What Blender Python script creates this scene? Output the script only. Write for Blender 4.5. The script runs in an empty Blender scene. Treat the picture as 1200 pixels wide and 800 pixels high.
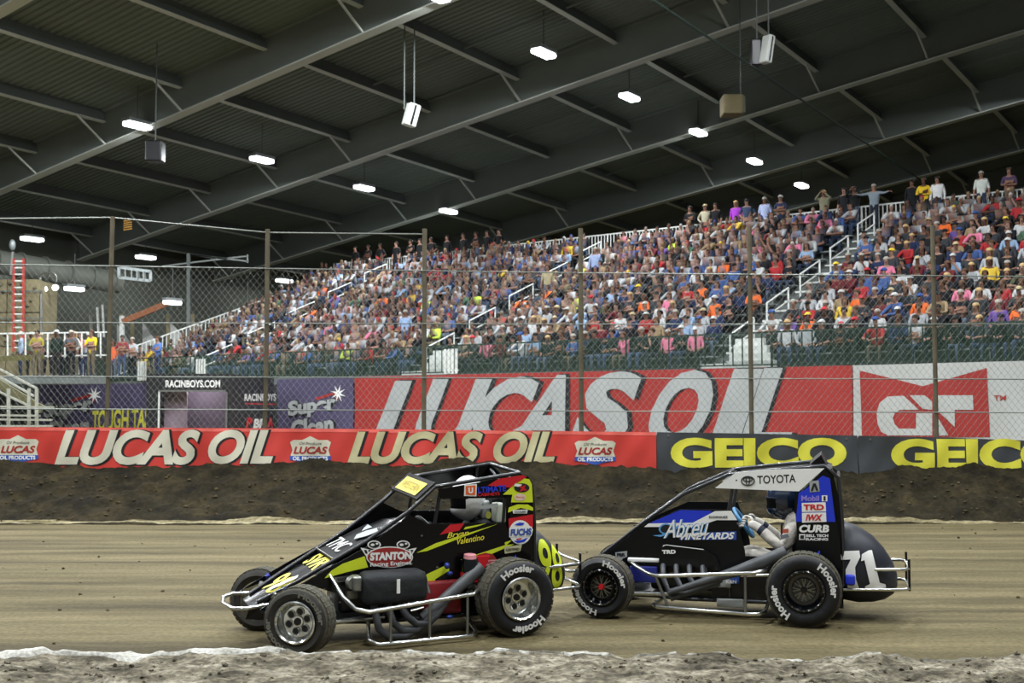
import bpy, bmesh, math, random
import numpy as np
from mathutils import Matrix, Vector
C = bpy.context.scene.collection
SC = bpy.context.scene
PI = math.pi

# ---------------------------------------------------------------- camera, world, exposure
CAM_H = 2.08
PITCH = math.atan(75 / 1400)
cam_data = bpy.data.cameras.new('camera')
cam_data.sensor_width = 36.0
cam_data.lens = 42.0
cam_data.clip_end = 500
cam_data.dof.use_dof = True
cam_data.dof.focus_distance = 11.5
cam_data.dof.aperture_fstop = 3.6
cam = bpy.data.objects.new('camera', cam_data)
C.objects.link(cam)
cam.location = (0, 0, CAM_H)
cam.rotation_euler = (PI / 2 + PITCH, 0, 0)
SC.camera = cam
world = bpy.data.worlds.new('hall_ambient')
world.use_nodes = True
world.node_tree.nodes['Background'].inputs[0].default_value = (0.80, 0.84, 0.86, 1)
world.node_tree.nodes['Background'].inputs[1].default_value = 0.17
SC.world = world
SC.view_settings.view_transform = 'Standard'
SC.view_settings.look = 'None'
SC.view_settings.gamma = 1
SC.view_settings.use_curve_mapping = False
SC.view_settings.exposure = 0.0
LAMP_W = 1350.0          # each high-bay lamp of the hall
LAMP_COL = (0.93, 0.97, 1.0)

# ---------------------------------------------------------------- layout maths
def ray(x, y):           # the photograph's pixel as a direction in the world
    a, b, c = x - 600.0, 400.0 - y, 1400.0
    return np.array([a, c * math.cos(PITCH) - b * math.sin(PITCH), c * math.sin(PITCH) + b * math.cos(PITCH)])
EYE = np.array([0, 0, CAM_H])
def on_plane(px, py, point, normal):
    r = ray(px, py); t = np.dot(np.array(point) - EYE, normal) / np.dot(r, normal)
    return EYE + r * t
def at_depth(px, py, Y):
    r = ray(px, py); return EYE + r * (Y / r[1])
def proj(P):
    P = np.array(P, float) - EYE
    Y = P[1] * math.cos(PITCH) + P[2] * math.sin(PITCH); Z = -P[1] * math.sin(PITCH) + P[2] * math.cos(PITCH)
    return 600 + 1400 * P[0] / Y, 400 - 1400 * Z / Y
class Fbm:               # smooth lattice noise on numpy arrays
    def __init__(s, seed):
        s.t = np.random.RandomState(seed).rand(256, 256) * 2 - 1
    def one(s, x, y):
        xi = np.floor(x).astype(int); yi = np.floor(y).astype(int)
        fx = x - xi; fy = y - yi; fx = fx * fx * (3 - 2 * fx); fy = fy * fy * (3 - 2 * fy)
        t = s.t; a = t[xi % 256, yi % 256]; b = t[(xi + 1) % 256, yi % 256]; c = t[xi % 256, (yi + 1) % 256]; d = t[(xi + 1) % 256, (yi + 1) % 256]
        return (a * (1 - fx) + b * fx) * (1 - fy) + (c * (1 - fx) + d * fx) * fy
    def __call__(s, x, y, octs=4):
        r = 0; k = 1.0
        for o in range(octs):
            r = r + s.one(x / k + 17 * o, y / k + 31 * o) * k; k *= 0.5
        return r

# ---------------------------------------------------------------- mesh building
class MB:
    def __init__(s): s.v = []; s.f = []; s.m = []
    def add(s, vs, fs, mi=0):
        o = len(s.v); s.v.extend([tuple(map(float, p)) for p in vs]); s.f.extend([tuple(i + o for i in f) for f in fs]); s.m.extend([mi] * len(fs)); return s
    def box(s, x0, x1, y0, y1, z0, z1, mi=0):
        v = [(x0, y0, z0), (x1, y0, z0), (x1, y1, z0), (x0, y1, z0), (x0, y0, z1), (x1, y0, z1), (x1, y1, z1), (x0, y1, z1)]
        return s.add(v, [(0, 3, 2, 1), (4, 5, 6, 7), (0, 1, 5, 4), (1, 2, 6, 5), (2, 3, 7, 6), (3, 0, 4, 7)], mi)
    def rbox(s, x0, x1, y0, y1, z0, z1, b, mi=0):   # box with bevelled edges
        bm = bmesh.new(); bmesh.ops.create_cube(bm, size=1)
        for v in bm.verts:
            v.co = ((x0 + x1) / 2 + v.co.x * (x1 - x0), (y0 + y1) / 2 + v.co.y * (y1 - y0), (z0 + z1) / 2 + v.co.z * (z1 - z0))
        bmesh.ops.bevel(bm, geom=bm.edges[:], offset=b, segments=3, profile=0.5, affect='EDGES')
        bm.verts.index_update(); s.add([v.co[:] for v in bm.verts], [[v.index for v in f.verts] for f in bm.faces], mi); bm.free(); return s
    def hexa(s, p, mi=0):                            # 8 corners in box order
        return s.add(p, [(0, 3, 2, 1), (4, 5, 6, 7), (0, 1, 5, 4), (1, 2, 6, 5), (2, 3, 7, 6), (3, 0, 4, 7)], mi)
    def bar(s, a, b, w, h, up=(0, 0, 1), mi=0):      # rectangular bar from a to b
        a = Vector(a); b = Vector(b); d = (b - a).normalized(); up = Vector(up)
        if abs(d.dot(up)) > 0.98: up = Vector((1, 0, 0))
        x = d.cross(up).normalized() * (w / 2); y = x.cross(d).normalized() * (h / 2)
        return s.hexa([a - x - y, a + x - y, a + x + y, a - x + y, b - x - y, b + x - y, b + x + y, b - x + y], mi)
    def tube(s, pts, r, n=6, mi=0, cap=True, closed=False):
        pts = [Vector(p) for p in pts]; k = len(pts); rs = r if isinstance(r, (list, tuple)) else [r] * k
        o = len(s.v); ref = None
        for i, p in enumerate(pts):
            a = pts[i - 1] if (i > 0 or closed) else p; b = pts[(i + 1) % k] if (i < k - 1 or closed) else p
            d = (b - a).normalized()
            if ref is None:
                ref = Vector((0, 0, 1)) if abs(d.z) < 0.9 else Vector((1, 0, 0))
            x = d.cross(ref).normalized(); y = x.cross(d).normalized(); ref = y
            for j in range(n):
                t = 2 * PI * j / n; q = p + (x * math.cos(t) + y * math.sin(t)) * rs[i]; s.v.append(q[:])
        for i in range(k if closed else k - 1):
            i2 = (i + 1) % k
            for j in range(n):
                s.f.append((o + i * n + j, o + i * n + (j + 1) % n, o + i2 * n + (j + 1) % n, o + i2 * n + j)); s.m.append(mi)
        if cap and not closed:
            s.f.append(tuple(o + j for j in range(n))[::-1]); s.m.append(mi)
            s.f.append(tuple(o + (k - 1) * n + j for j in range(n))); s.m.append(mi)
        return s
    def lathe(s, prof, n=32, axis='y', c=(0, 0, 0), mi=0, closed=True):   # prof: (along axis, radius)
        o = len(s.v); k = len(prof)
        for a, r in prof:
            for j in range(n):
                t = 2 * PI * j / n; x, z = r * math.cos(t), r * math.sin(t)
                p = (c[0] + x, c[1] + a, c[2] + z) if axis == 'y' else (c[0] + x, c[1] + z, c[2] + a)
                s.v.append(p)
        for i in range(k if closed else k - 1):
            i2 = (i + 1) % k
            for j in range(n):
                s.f.append((o + i * n + j, o + i * n + (j + 1) % n, o + i2 * n + (j + 1) % n, o + i2 * n + j)); s.m.append(mi)
        return s
    def disc(s, c, r, axis='y', n=20, mi=0):
        o = len(s.v)
        for j in range(n):
            t = 2 * PI * j / n
            s.v.append((c[0] + r * math.cos(t), c[1], c[2] + r * math.sin(t)) if axis == 'y' else (c[0] + r * math.cos(t), c[1] + r * math.sin(t), c[2]))
        s.f.append(tuple(range(o, o + n))); s.m.append(mi); return s
    def prism(s, poly, y0, y1, mi=0):                # polygon in (x, z) extruded along y
        k = len(poly); v = [(x, y0, z) for x, z in poly] + [(x, y1, z) for x, z in poly]
        return s.add(v, [tuple(range(k)), tuple(range(2 * k - 1, k - 1, -1))] + [(i, k + i, k + (i + 1) % k, (i + 1) % k) for i in range(k)], mi)
    def ball(s, c, r, n=10, m=7, mi=0, z0=-1.0):     # ellipsoid (cut below z0)
        rx, ry, rz = r if isinstance(r, (tuple, list)) else (r, r, r); o = len(s.v)
        a0 = math.asin(max(-1, z0))
        for i in range(m + 1):
            a = a0 + (PI / 2 - a0) * i / m
            for j in range(n):
                t = 2 * PI * j / n; s.v.append((c[0] + rx * math.cos(a) * math.cos(t), c[1] + ry * math.cos(a) * math.sin(t), c[2] + rz * math.sin(a)))
        for i in range(m):
            for j in range(n):
                s.f.append((o + i * n + j, o + i * n + (j + 1) % n, o + (i + 1) * n + (j + 1) % n, o + (i + 1) * n + j)); s.m.append(mi)
        return s
    def grid(s, P, mi=0):                            # P: array [i][j] of points
        P = np.asarray(P, float); a, b = P.shape[:2]; o = len(s.v)
        s.v.extend(map(tuple, P.reshape(-1, 3).tolist()))
        for i in range(a - 1):
            for j in range(b - 1):
                s.f.append((o + i * b + j, o + i * b + j + 1, o + (i + 1) * b + j + 1, o + (i + 1) * b + j)); s.m.append(mi)
        return s
    def mesh(s, name, mats, smooth=None, shift=None, inv=None):
        v = s.v
        if inv is not None: v = [(inv @ Vector(p))[:] for p in v]
        elif shift is not None: v = [(p[0] - shift[0], p[1] - shift[1], p[2] - shift[2]) for p in v]
        me = bpy.data.meshes.new(name); me.from_pydata(v, [], s.f)
        for m in (mats if isinstance(mats, (list, tuple)) else [mats]): me.materials.append(m)
        if any(s.m): me.polygons.foreach_set('material_index', s.m)
        if smooth is not None:
            me.shade_smooth(); me.set_sharp_from_angle(angle=math.radians(smooth))
        me.update(); return me

MATW = {}
def label(o, lab=None, cat=None, group=None, kind=None):
    if lab: o['label'] = lab
    if cat: o['category'] = cat
    if group: o['group'] = group
    if kind: o['kind'] = kind
    return o
def thing(name, lab, cat, loc=(0, 0, 0), rz=0.0, group=None, kind=None):
    o = bpy.data.objects.new(name, None); C.objects.link(o); o.empty_display_size = 0.2
    o.location = [float(q) for q in loc]; o.rotation_euler = (0, 0, rz)
    MATW[o.name] = Matrix.Translation(o.location) @ Matrix.Rotation(rz, 4, 'Z')
    return label(o, lab, cat, group, kind)
def part(name, mb, mats, parent, smooth=None, world=True, lab=None, kind=None):
    """a mesh child; vertices come in world space unless world=False"""
    w = MATW.get(parent.name, Matrix.Identity(4))
    me = mb.mesh(name, mats, smooth, inv=w.inverted() if world else None)
    o = bpy.data.objects.new(name, me); C.objects.link(o); o.parent = parent; MATW[o.name] = w
    return label(o, lab, None, None, kind)
def single(name, mb, mats, lab=None, cat=None, smooth=None, group=None, kind=None):
    a = np.array(mb.v); c = ((a[:, 0].min() + a[:, 0].max()) / 2, (a[:, 1].min() + a[:, 1].max()) / 2, a[:, 2].min())
    me = mb.mesh(name, mats, smooth, shift=c); o = bpy.data.objects.new(name, me); C.objects.link(o); o.location = c
    MATW[o.name] = Matrix.Translation(c); return label(o, lab, cat, group, kind)
def copy_part(src, parent, name=None):
    o = src.copy(); C.objects.link(o); o.parent = parent; MATW[o.name] = MATW.get(parent.name, Matrix.Identity(4)); return o

# ---------------------------------------------------------------- materials
def lin(h):
    if not isinstance(h, str): return tuple(h)
    r = [int(h[i:i + 2], 16) / 255 for i in (1, 3, 5)]
    return tuple(c / 12.92 if c <= 0.04045 else ((c + 0.055) / 1.055) ** 2.4 for c in r)
def pm(name, col, rough=0.6, metal=0.0, var=0.12, scale=6.0, bump=0.0, spec=0.4, coat=0.0):
    """principled material whose colour wavers with a noise"""
    m = bpy.data.materials.new(name); m.use_nodes = True; nt = m.node_tree; b = nt.nodes['Principled BSDF']
    c = lin(col); b.inputs['Roughness'].default_value = rough; b.inputs['Metallic'].default_value = metal
    b.inputs['Specular IOR Level'].default_value = spec; b.inputs['Coat Weight'].default_value = coat
    tc = nt.nodes.new('ShaderNodeTexCoord'); nz = nt.nodes.new('ShaderNodeTexNoise'); nz.inputs['Scale'].default_value = scale; nz.inputs['Detail'].default_value = 4
    nt.links.new(tc.outputs['Object'], nz.inputs['Vector'])
    rp = nt.nodes.new('ShaderNodeValToRGB'); rp.color_ramp.elements[0].position = 0.3; rp.color_ramp.elements[1].position = 0.7
    rp.color_ramp.elements[0].color = tuple(q * (1 - var) for q in c) + (1,); rp.color_ramp.elements[1].color = tuple(min(1, q * (1 + var)) for q in c) + (1,)
    nt.links.new(nz.outputs['Fac'], rp.inputs['Fac']); nt.links.new(rp.outputs['Color'], b.inputs['Base Color'])
    if bump:
        bp = nt.nodes.new('ShaderNodeBump'); bp.inputs['Strength'].default_value = bump; bp.inputs['Distance'].default_value = 0.02
        nt.links.new(nz.outputs['Fac'], bp.inputs['Height']); nt.links.new(bp.outputs['Normal'], b.inputs['Normal'])
    return m
def emit(name, col, k):
    m = bpy.data.materials.new(name); m.use_nodes = True; nt = m.node_tree; nt.nodes.clear()
    e = nt.nodes.new('ShaderNodeEmission'); e.inputs[0].default_value = lin(col) + (1,); e.inputs[1].default_value = k
    o = nt.nodes.new('ShaderNodeOutputMaterial'); nt.links.new(e.outputs[0], o.inputs[0]); return m
def dirt(name, cols, scale=(1, 1, 1), detail=8, bump=0.4, dist=0.03, rough=0.95, fine=30.0, fine_amt=0.35):
    """noise-mottled earth: three colours over a stretched noise, darkened by a fine grain"""
    m = bpy.data.materials.new(name); m.use_nodes = True; nt = m.node_tree; b = nt.nodes['Principled BSDF']
    b.inputs['Roughness'].default_value = rough; b.inputs['Specular IOR Level'].default_value = 0.2
    geo = nt.nodes.new('ShaderNodeNewGeometry'); mp = nt.nodes.new('ShaderNodeMapping'); mp.inputs['Scale'].default_value = scale
    nt.links.new(geo.outputs['Position'], mp.inputs['Vector'])
    n1 = nt.nodes.new('ShaderNodeTexNoise'); n1.inputs['Scale'].default_value = 1.0; n1.inputs['Detail'].default_value = detail; n1.inputs['Roughness'].default_value = 0.6
    nt.links.new(mp.outputs[0], n1.inputs['Vector'])
    rp = nt.nodes.new('ShaderNodeValToRGB'); e = rp.color_ramp.elements; e[0].position = 0.34; e[1].position = 0.68
    e[0].color = lin(cols[0]) + (1,); e[1].color = lin(cols[2]) + (1,); mid = e.new(0.5); mid.color = lin(cols[1]) + (1,)
    nt.links.new(n1.outputs['Fac'], rp.inputs['Fac'])
    n2 = nt.nodes.new('ShaderNodeTexNoise'); n2.inputs['Scale'].default_value = fine; n2.inputs['Detail'].default_value = 5
    nt.links.new(geo.outputs['Position'], n2.inputs['Vector'])
    r2 = nt.nodes.new('ShaderNodeMapRange'); r2.inputs[1].default_value = 0.35; r2.inputs[2].default_value = 0.65; r2.inputs[3].default_value = 1 - fine_amt; r2.inputs[4].default_value = 1 + fine_amt * 0.6
    nt.links.new(n2.outputs['Fac'], r2.inputs[0])
    mx = nt.nodes.new('ShaderNodeVectorMath'); mx.operation = 'SCALE'; nt.links.new(rp.outputs['Color'], mx.inputs[0]); nt.links.new(r2.outputs[0], mx.inputs['Scale'])
    nt.links.new(mx.outputs[0], b.inputs['Base Color'])
    bp = nt.nodes.new('ShaderNodeBump'); bp.inputs['Strength'].default_value = bump; bp.inputs['Distance'].default_value = dist
    nt.links.new(n2.outputs['Fac'], bp.inputs['Height']); nt.links.new(bp.outputs[0], b.inputs['Normal'])
    return m
M_TRACK = dirt('packed clay track', ('#413a26', '#5b5238', '#6f6549'), (0.16, 1.9, 1), 7, 0.35, 0.02, 0.85, 22, 0.22)
M_BERM = dirt('loose dark soil', ('#141107', '#241f11', '#342d1b'), (2.2, 2.2, 2.2), 8, 0.6, 0.03, 0.95, 14, 0.35)
M_CLOD = dirt('brown soil clod', ('#2e281a', '#433a28', '#544a34'), (9, 9, 9), 3, 0.2, 0.01, 0.95, 30, 0.2)
M_LEDGE = dirt('pale dry clay', ('#51492f', '#80775a', '#9a9176'), (0.6, 5, 5), 7, 0.5, 0.03, 0.9, 14, 0.4)
M_RIDGE = dirt('grey crumbled infield soil', ('#3a352a', '#6c6555', '#9c9584'), (3.0, 5.0, 4), 9, 0.9, 0.05, 0.95, 22, 0.5)
M_CHALK = dirt('white chalk powder', ('#838178', '#aaa89f', '#c0bfb8'), (4, 9, 4), 7, 0.4, 0.02, 0.95, 35, 0.3)
M_DECK = pm('dark ribbed roof deck', '#6d766f', 0.9, 0.0, 0.10, 0.3)
M_GIRDER = pm('grey painted steel girder', '#757c78', 0.75, 0.0, 0.08, 0.5)
M_FLANGE = pm('underlit grey steel flange', '#b9beb6', 0.6, 0.0, 0.08, 0.5)  # paler than the girder webs: light from below put into the colour
M_PURLIN = pm('grey steel purlin', '#575d5a', 0.7, 0.0, 0.1, 0.5)
M_WALLD = pm('dark grey hall wall', '#4d5048', 0.9, 0.0, 0.15, 0.3)
M_BAND = pm('pale tube for lit wall band', '#6f736a', 0.6, 0.1, 0.1, 0.6)
M_CONC = pm('grey concrete', '#77766e', 0.9, 0.0, 0.15, 1.5, 0.2)
M_BLEACH = pm('aluminium bleacher plank', '#8d9494', 0.5, 0.4, 0.1, 2)
M_WHITE = pm('white painted steel', '#cfd2cd', 0.5, 0.0, 0.06, 2)
M_GREEN = pm('dark green painted steel', '#1c2c24', 0.5, 0.0, 0.12, 3)
M_POST = pm('weathered brown steel post', '#57503f', 0.7, 0.1, 0.2, 4)
M_WIRE = pm('galvanised wire', '#767a74', 0.5, 0.5, 0.1, 5)
M_BLACK = pm('black satin', '#0c0d0f', 0.35, 0.0, 0.2, 8)
M_BLACKGLOSS = pm('black gloss paint', '#07080c', 0.12, 0.0, 0.2, 4, 0, 0.5, 0.6)
M_HEAD = pm('dark header pipe', '#45474a', 0.45, 0.2, 0.2, 10)
M_DRED = pm('dark red engine paint', '#7a161b', 0.5, 0, 0.15, 6)
M_CHROME = pm('polished steel tube', '#d9dbd8', 0.22, 1.0, 0.06, 12)
M_STEEL = pm('brushed grey steel', '#8b8c88', 0.4, 0.9, 0.1, 12)
M_EXH = pm('grey heat-dulled exhaust', '#4d4f51', 0.5, 0.2, 0.2, 10)
M_RUBBER = pm('tyre rubber', '#15161a', 0.55, 0.0, 0.25, 20, 0.2)
M_TREAD = pm('dusty tyre tread', '#4d4a3f', 0.9, 0.0, 0.25, 25, 0.5)
M_LETTER = pm('white tyre lettering', '#d6d6d2', 0.6, 0.0, 0.08, 20)
M_RED = pm('red vinyl', '#c01c24', 0.45, 0, 0.06, 3)
M_YEL = pm('fluorescent yellow vinyl', '#c8d62a', 0.45, 0, 0.06, 3)
M_YEL2 = pm('warm yellow vinyl', '#e2d73e', 0.45, 0, 0.06, 3)
M_VWHITE = pm('white vinyl', '#e6e6e2', 0.4, 0, 0.05, 3)
M_VBLUE = pm('royal blue vinyl', '#2438c0', 0.35, 0, 0.08, 3)
M_LBLUE = pm('sky blue vinyl', '#5b9ad0', 0.4, 0, 0.08, 3)
M_SKIN = pm('skin', '#c08f76', 0.6, 0, 0.08, 6)

# ---------------------------------------------------------------- lettering
_tc = {}
def text2d(s, bold=0.0, shear=0.0, space=1.0, res=5):
    """letters of a text as 2-D verts and faces, scaled to a unit box (0..1, 0..1)"""
    key = (s, bold, shear, space, res)
    if key in _tc: return _tc[key]
    cu = bpy.data.curves.new('t', 'FONT'); cu.body = s; cu.offset = bold; cu.shear = shear; cu.space_character = space; cu.resolution_u = res; cu.fill_mode = 'FRONT'
    o = bpy.data.objects.new('t', cu); C.objects.link(o)
    dg = bpy.context.evaluated_depsgraph_get(); me = bpy.data.meshes.new_from_object(o.evaluated_get(dg))
    v = np.array([p.co[:2] for p in me.vertices]); f = [tuple(p.vertices) for p in me.polygons]
    bpy.data.objects.remove(o); bpy.data.curves.remove(cu); bpy.data.meshes.remove(me)
    lo = v.min(0); hi = v.max(0); v = (v - lo) / (hi - lo)
    _tc[key] = (v, f); return v, f
def cut2d(v, f, step, lo, hi):
    """slice a flat 2-D mesh along u so that it can follow a wavy cloth"""
    bm = bmesh.new(); vs = [bm.verts.new((p[0], p[1], 0)) for p in v]
    for q in f:
        try: bm.faces.new([vs[i] for i in q])
        except ValueError: pass
    for ax in (0, 1):
        u = lo[ax] + step
        while u < hi[ax]:
            bmesh.ops.bisect_plane(bm, geom=bm.verts[:] + bm.edges[:] + bm.faces[:], plane_co=(u, u, 0), plane_no=(1, 0, 0) if ax == 0 else (0, 1, 0)); u += step
    bm.verts.index_update(); v2 = np.array([q.co[:2] for q in bm.verts]); f2 = [tuple(x.index for x in q.verts) for q in bm.faces]; bm.free(); return v2, f2
def text_box(s, cx, cy, w, h, rot=0.0, **k):
    """text fitted in a w x h box centred on (cx, cy); y grows DOWN as in the photograph"""
    v, f = text2d(s, **k); a = (v[:, 0] - 0.5) * w; b = -(v[:, 1] - 0.5) * h; c, q = math.cos(math.radians(rot)), math.sin(math.radians(rot))
    return np.stack([cx + a * c + b * q, cy - a * q + b * c], 1), f
def poly_mesh(pts): return np.array(pts, float), [tuple(range(len(pts)))]
def oval(cx, cy, rx, ry, n=20, rot=0):
    r = math.radians(rot)
    return [(cx + rx * math.cos(2 * PI * i / n) * math.cos(r) + ry * math.sin(2 * PI * i / n) * math.sin(r), cy - rx * math.cos(2 * PI * i / n) * math.sin(r) + ry * math.sin(2 * PI * i / n) * math.cos(r)) for i in range(n)]
# ---------------------------------------------------------------- roof of the hall
D1 = np.array([0.55985, 0.82796, -0.03237]); D2 = np.array([-0.81799, 0.55434, -0.15364]); DN = np.array([-0.10927, 0.11249, 0.98763])
E_FL = 17.78; E_DK = 19.30
def RC(a, b, c=E_FL): return EYE + D1 * a + D2 * b + DN * c
ceiling = thing('ceiling', None, None, RC(50, 25, E_DK), kind='structure')
mb = MB()
per = 0.30; e = 10.0; prof = []
while e < 114:
    prof += [(e, 0.0), (e + 0.13, 0.0), (e + 0.17, 0.06), (e + 0.26, 0.06)]; e += per
P = np.array([[RC(a, b, E_DK + c) for b in (-16, 55)] for a, c in prof]); mb.grid(P)
part('roof_deck', mb, M_DECK, ceiling)
GIRD = [20.6, 30.3, 40.1, 49.8, 59.1, 67.9, 76.7, 85.5, 94.3, 103.1]
PURL = [5.8 + 4.7 * k for k in range(-3, 11)]
for g in GIRD:
    mb = MB()
    def slab(a0, a1, c0, c1, mi): mb.hexa([RC(a, b, c) for c in (c0, c1) for a, b in ((a0, -16), (a1, -16), (a1, 54), (a0, 54))], mi)
    slab(g - 0.03, g + 0.03, E_FL, E_DK, 0); slab(g - 0.22, g + 0.22, E_FL - 0.05, E_FL, 1); slab(g - 0.2, g + 0.2, E_DK - 0.06, E_DK - 0.01, 0)
    part('girder', mb, [M_GIRDER, M_FLANGE], ceiling)
for i in range(len(GIRD)):
    a1 = GIRD[i] - 0.04; a0 = (GIRD[i - 1] + 0.04) if i else 11.0
    for k, b in enumerate(PURL):
        mb = MB(); c0 = E_DK - 0.50
        mb.hexa([RC(a, q, c) for c in (c0, E_DK) for a, q in ((a0, b - 0.03), (a1, b - 0.03), (a1, b + 0.03), (a0, b + 0.03))], 0)
        mb.hexa([RC(a, q, c) for c in (c0 - 0.02, c0) for a, q in ((a0, b - 0.11), (a1, b - 0.11), (a1, b + 0.11), (a0, b + 0.11))], 1)
        part('purlin', mb, [M_PURLIN, M_FLANGE], ceiling)
        if k not in (6, 8):
            part('brace', MB().bar(RC(a1 - 1.35, b, c0), RC(a1, b, E_FL + 0.03), 0.07, 0.07), M_FLANGE, ceiling)
    for j in range(0, 8):
        if i > 1:
            part('sag_rod', MB().bar(RC((a0 + a1) / 2 + 1.0, PURL[j] + 0.1, E_DK - 0.3), RC((a0 + a1) / 2 + 1.0, PURL[j + 1] - 0.1, E_DK - 0.3), 0.06, 0.06), M_GIRDER, ceiling)
part('conduit', MB().tube([at_depth(765, 0, 32) + np.array([0, 0, 0]), RC(70, 15.5, 17.2)], 0.04, 6), M_GREEN, ceiling)

# lamps of the hall: the same grid goes on over the track
lens_mat = emit('lit lamp lens', (0.93, 0.96, 1.0), 9.0)
M_HOUS = pm('grey lamp housing', '#8a8f90', 0.5, 0.3)
LAMP_N = [0]
def lamp(p, lab, group=None, power=LAMP_W, hang=None, size=(1.15, 0.5)):
    t = thing('ceiling_lamp', lab, 'lamp', p, math.atan2(D1[1], D1[0]), group)
    x, y = size[0] / 2, size[1] / 2
    part('housing', MB().rbox(-x, x, -y, y, 0.02, 0.16, 0.03), M_HOUS, t, world=False)
    part('lens', MB().rbox(-x + 0.02, x - 0.02, -y + 0.02, y - 0.02, -0.15, 0.025, 0.06), lens_mat, t, 40, world=False)
    part('hanger', MB().bar((0, 0, 0.16), (0, 0, hang or 1.6), 0.03, 0.03), M_PURLIN, t, world=False)
    l = bpy.data.lights.new('lamp_light', 'AREA'); l.shape = 'RECTANGLE'; l.size = size[0]; l.size_y = size[1]; l.energy = power; l.color = LAMP_COL
    o = bpy.data.objects.new('lamp_light', l); C.objects.link(o); o.parent = t; o.location = (0, 0, -0.17)
ORD = ['first', 'second', 'third', 'fourth', 'fifth', 'sixth', 'seventh', 'eighth', 'ninth', 'tenth', 'eleventh', 'twelfth', 'thirteenth', 'fourteenth', 'fifteenth', 'sixteenth', 'seventeenth', 'eighteenth', 'nineteenth', 'twentieth', 'twenty-first', 'twenty-second', 'twenty-third']
for k in range(5):
    lamp(RC(36.4 + 6.67 * k, 21.1), 'bright lamp in the row over the right half of the stand, %s from the track' % ORD[k], 'lamps over the right half of the stand', power=LAMP_W * 0.5)
for k in range(3):
    lamp(RC(36.4 + 6.8 * k, 36.0), 'bright lamp in the row over the left half of the stand, %s from the track' % ORD[k], 'lamps over the left half of the stand', power=LAMP_W * 0.5)
lamp(RC(35.6, 51.7), 'long lit lamp above the red ladder at the far left', power=130)
lamp(RC(42.6, 51.6), 'lit lamp above the louvred wall vent', power=130)
lamp(RC(53.4, 51.7), 'lit lamp above the left end rail of the stand', power=130)
for (px, py, Y, lab) in ((87, 337, 56, 'low lit lamp right of the hooked floodlights'), (202, 353, 58, 'small low lamp beyond the orange boom'), (290, 365, 62, 'small low lamp behind the white stair rail')):
    lamp(at_depth(px, py, Y), lab, power=70, size=(1.0, 0.35))
lamp(RC(54.9, 7.0), 'lamp at the right edge of the roof, partly out of the picture')
for i, (a, b) in enumerate(((30, 6.2), (23, 6.2), (16.4, 6.2), (29.7, 21), (23, 21.1), (16.4, 21.1), (29.7, 36), (23, 36), (16.4, 36), (16.4, -9), (25, -9), (9.7, 21), (9.7, 6), (9.7, 36), (9.7, -9), (3, 21), (3, 6), (3, 36), (3, -9), (-3.7, 6), (-3.7, 21), (-3.7, -9))):
    lamp(RC(a, b), 'high-bay lamp outside the picture, %s of those over the track' % ORD[i])

# ---------------------------------------------------------------- walls and ground
def wall_line(p, q, z0, z1, th, name, mat):
    d = np.array([q[0] - p[0], q[1] - p[1]]); d = d / np.linalg.norm(d); m = np.array([-d[1], d[0]]) * th
    single(name, MB().hexa([(a[0], a[1], z) for z in (z0, z1) for a in (p, q, (q[0] + m[0], q[1] + m[1]), (p[0] + m[0], p[1] + m[1]))]), mat, kind='structure')
wa = RC(8, 54.5); wb = RC(112, 54.5); wc = RC(112, -16)
wall_line(wa, wb, -0.1, 12.5, 0.4, 'wall_left', M_WALLD)
wall_line(wb, wc, -0.1, 19.5, 0.4, 'wall_back', M_WALLD)

def crest(x): return 9.33 - 0.05 * np.maximum(0, x + 1.0) + 0.03 * np.sin(x * 1.7)
fn1, fn2, fn3 = Fbm(3), Fbm(8), Fbm(21)
xs = np.concatenate([np.linspace(-90, -15, 12), np.arange(-14, 13.9, 0.10), np.linspace(15, 90, 12)])
ys = np.concatenate([np.linspace(-12, 7, 6), np.arange(8.2, 22.4, 0.10), np.linspace(24, 130, 14)])
X, Y = np.meshgrid(xs, ys, indexing='ij')
Z = 0.010 * fn1(X * 0.35, Y * 2.2, 4) + 0.006 * fn2(X * 4, Y * 4, 2)
Z = np.where((Y < 8.3) | (Y > 22.3), -0.02, Z)
mb = MB().grid(np.stack([X, Y, Z], -1))
single('floor', mb, M_TRACK, smooth=60, kind='structure')

# infield shoulder nearest the camera, with the chalk line along its lip
def ridge_z(X, Y):
    d = crest(X) - Y
    top = 0.17 + 0.035 * fn1(X * 2.2, Y * 3.2, 4) + 0.014 * fn2(X * 9, Y * 9, 3)
    return np.where(d > 0, top, top * np.clip(1 + d / 0.42, 0, 1) - 0.02 * (d < -0.4))
X, Y = np.meshgrid(np.arange(-6, 6.01, 0.04), np.concatenate([np.linspace(2.5, 7.2, 8), np.arange(7.4, 9.95, 0.03)]), indexing='ij')
mb = MB().grid(np.stack([X, Y, ridge_z(X, Y)], -1))
single('infield_shoulder', mb, M_RIDGE, smooth=60, kind='structure')
mb = MB()
xs = np.arange(-5.5, 5.5, 0.025); P = []; on = []
for x in xs:
    c = float(crest(x)); n = float(fn3(np.array(x * 2.6), np.array(0.3), 4)); n2 = float(fn3(np.array(x * 3.1), np.array(9.3), 4))
    wide = 0.115 if x < -1.75 else 0.05
    y0 = c - wide + 0.09 * n2; y1 = c + 0.05 + 0.03 * n
    if x > -1.75 and n2 < 0.05: y0 = y1 - 0.005
    yy = np.linspace(y0, max(y1, y0 + 0.004), 6)
    P.append([(x, y, float(ridge_z(np.array(x), np.array(y))) + 0.006 + (0.022 if x < -1.7 else 0.010) * math.sin(PI * i / 5) * (0.6 + 0.7 * abs(n)) - (0.02 if i in (0, 5) else 0)) for i, y in enumerate(yy)])
mb.grid(P)
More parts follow.
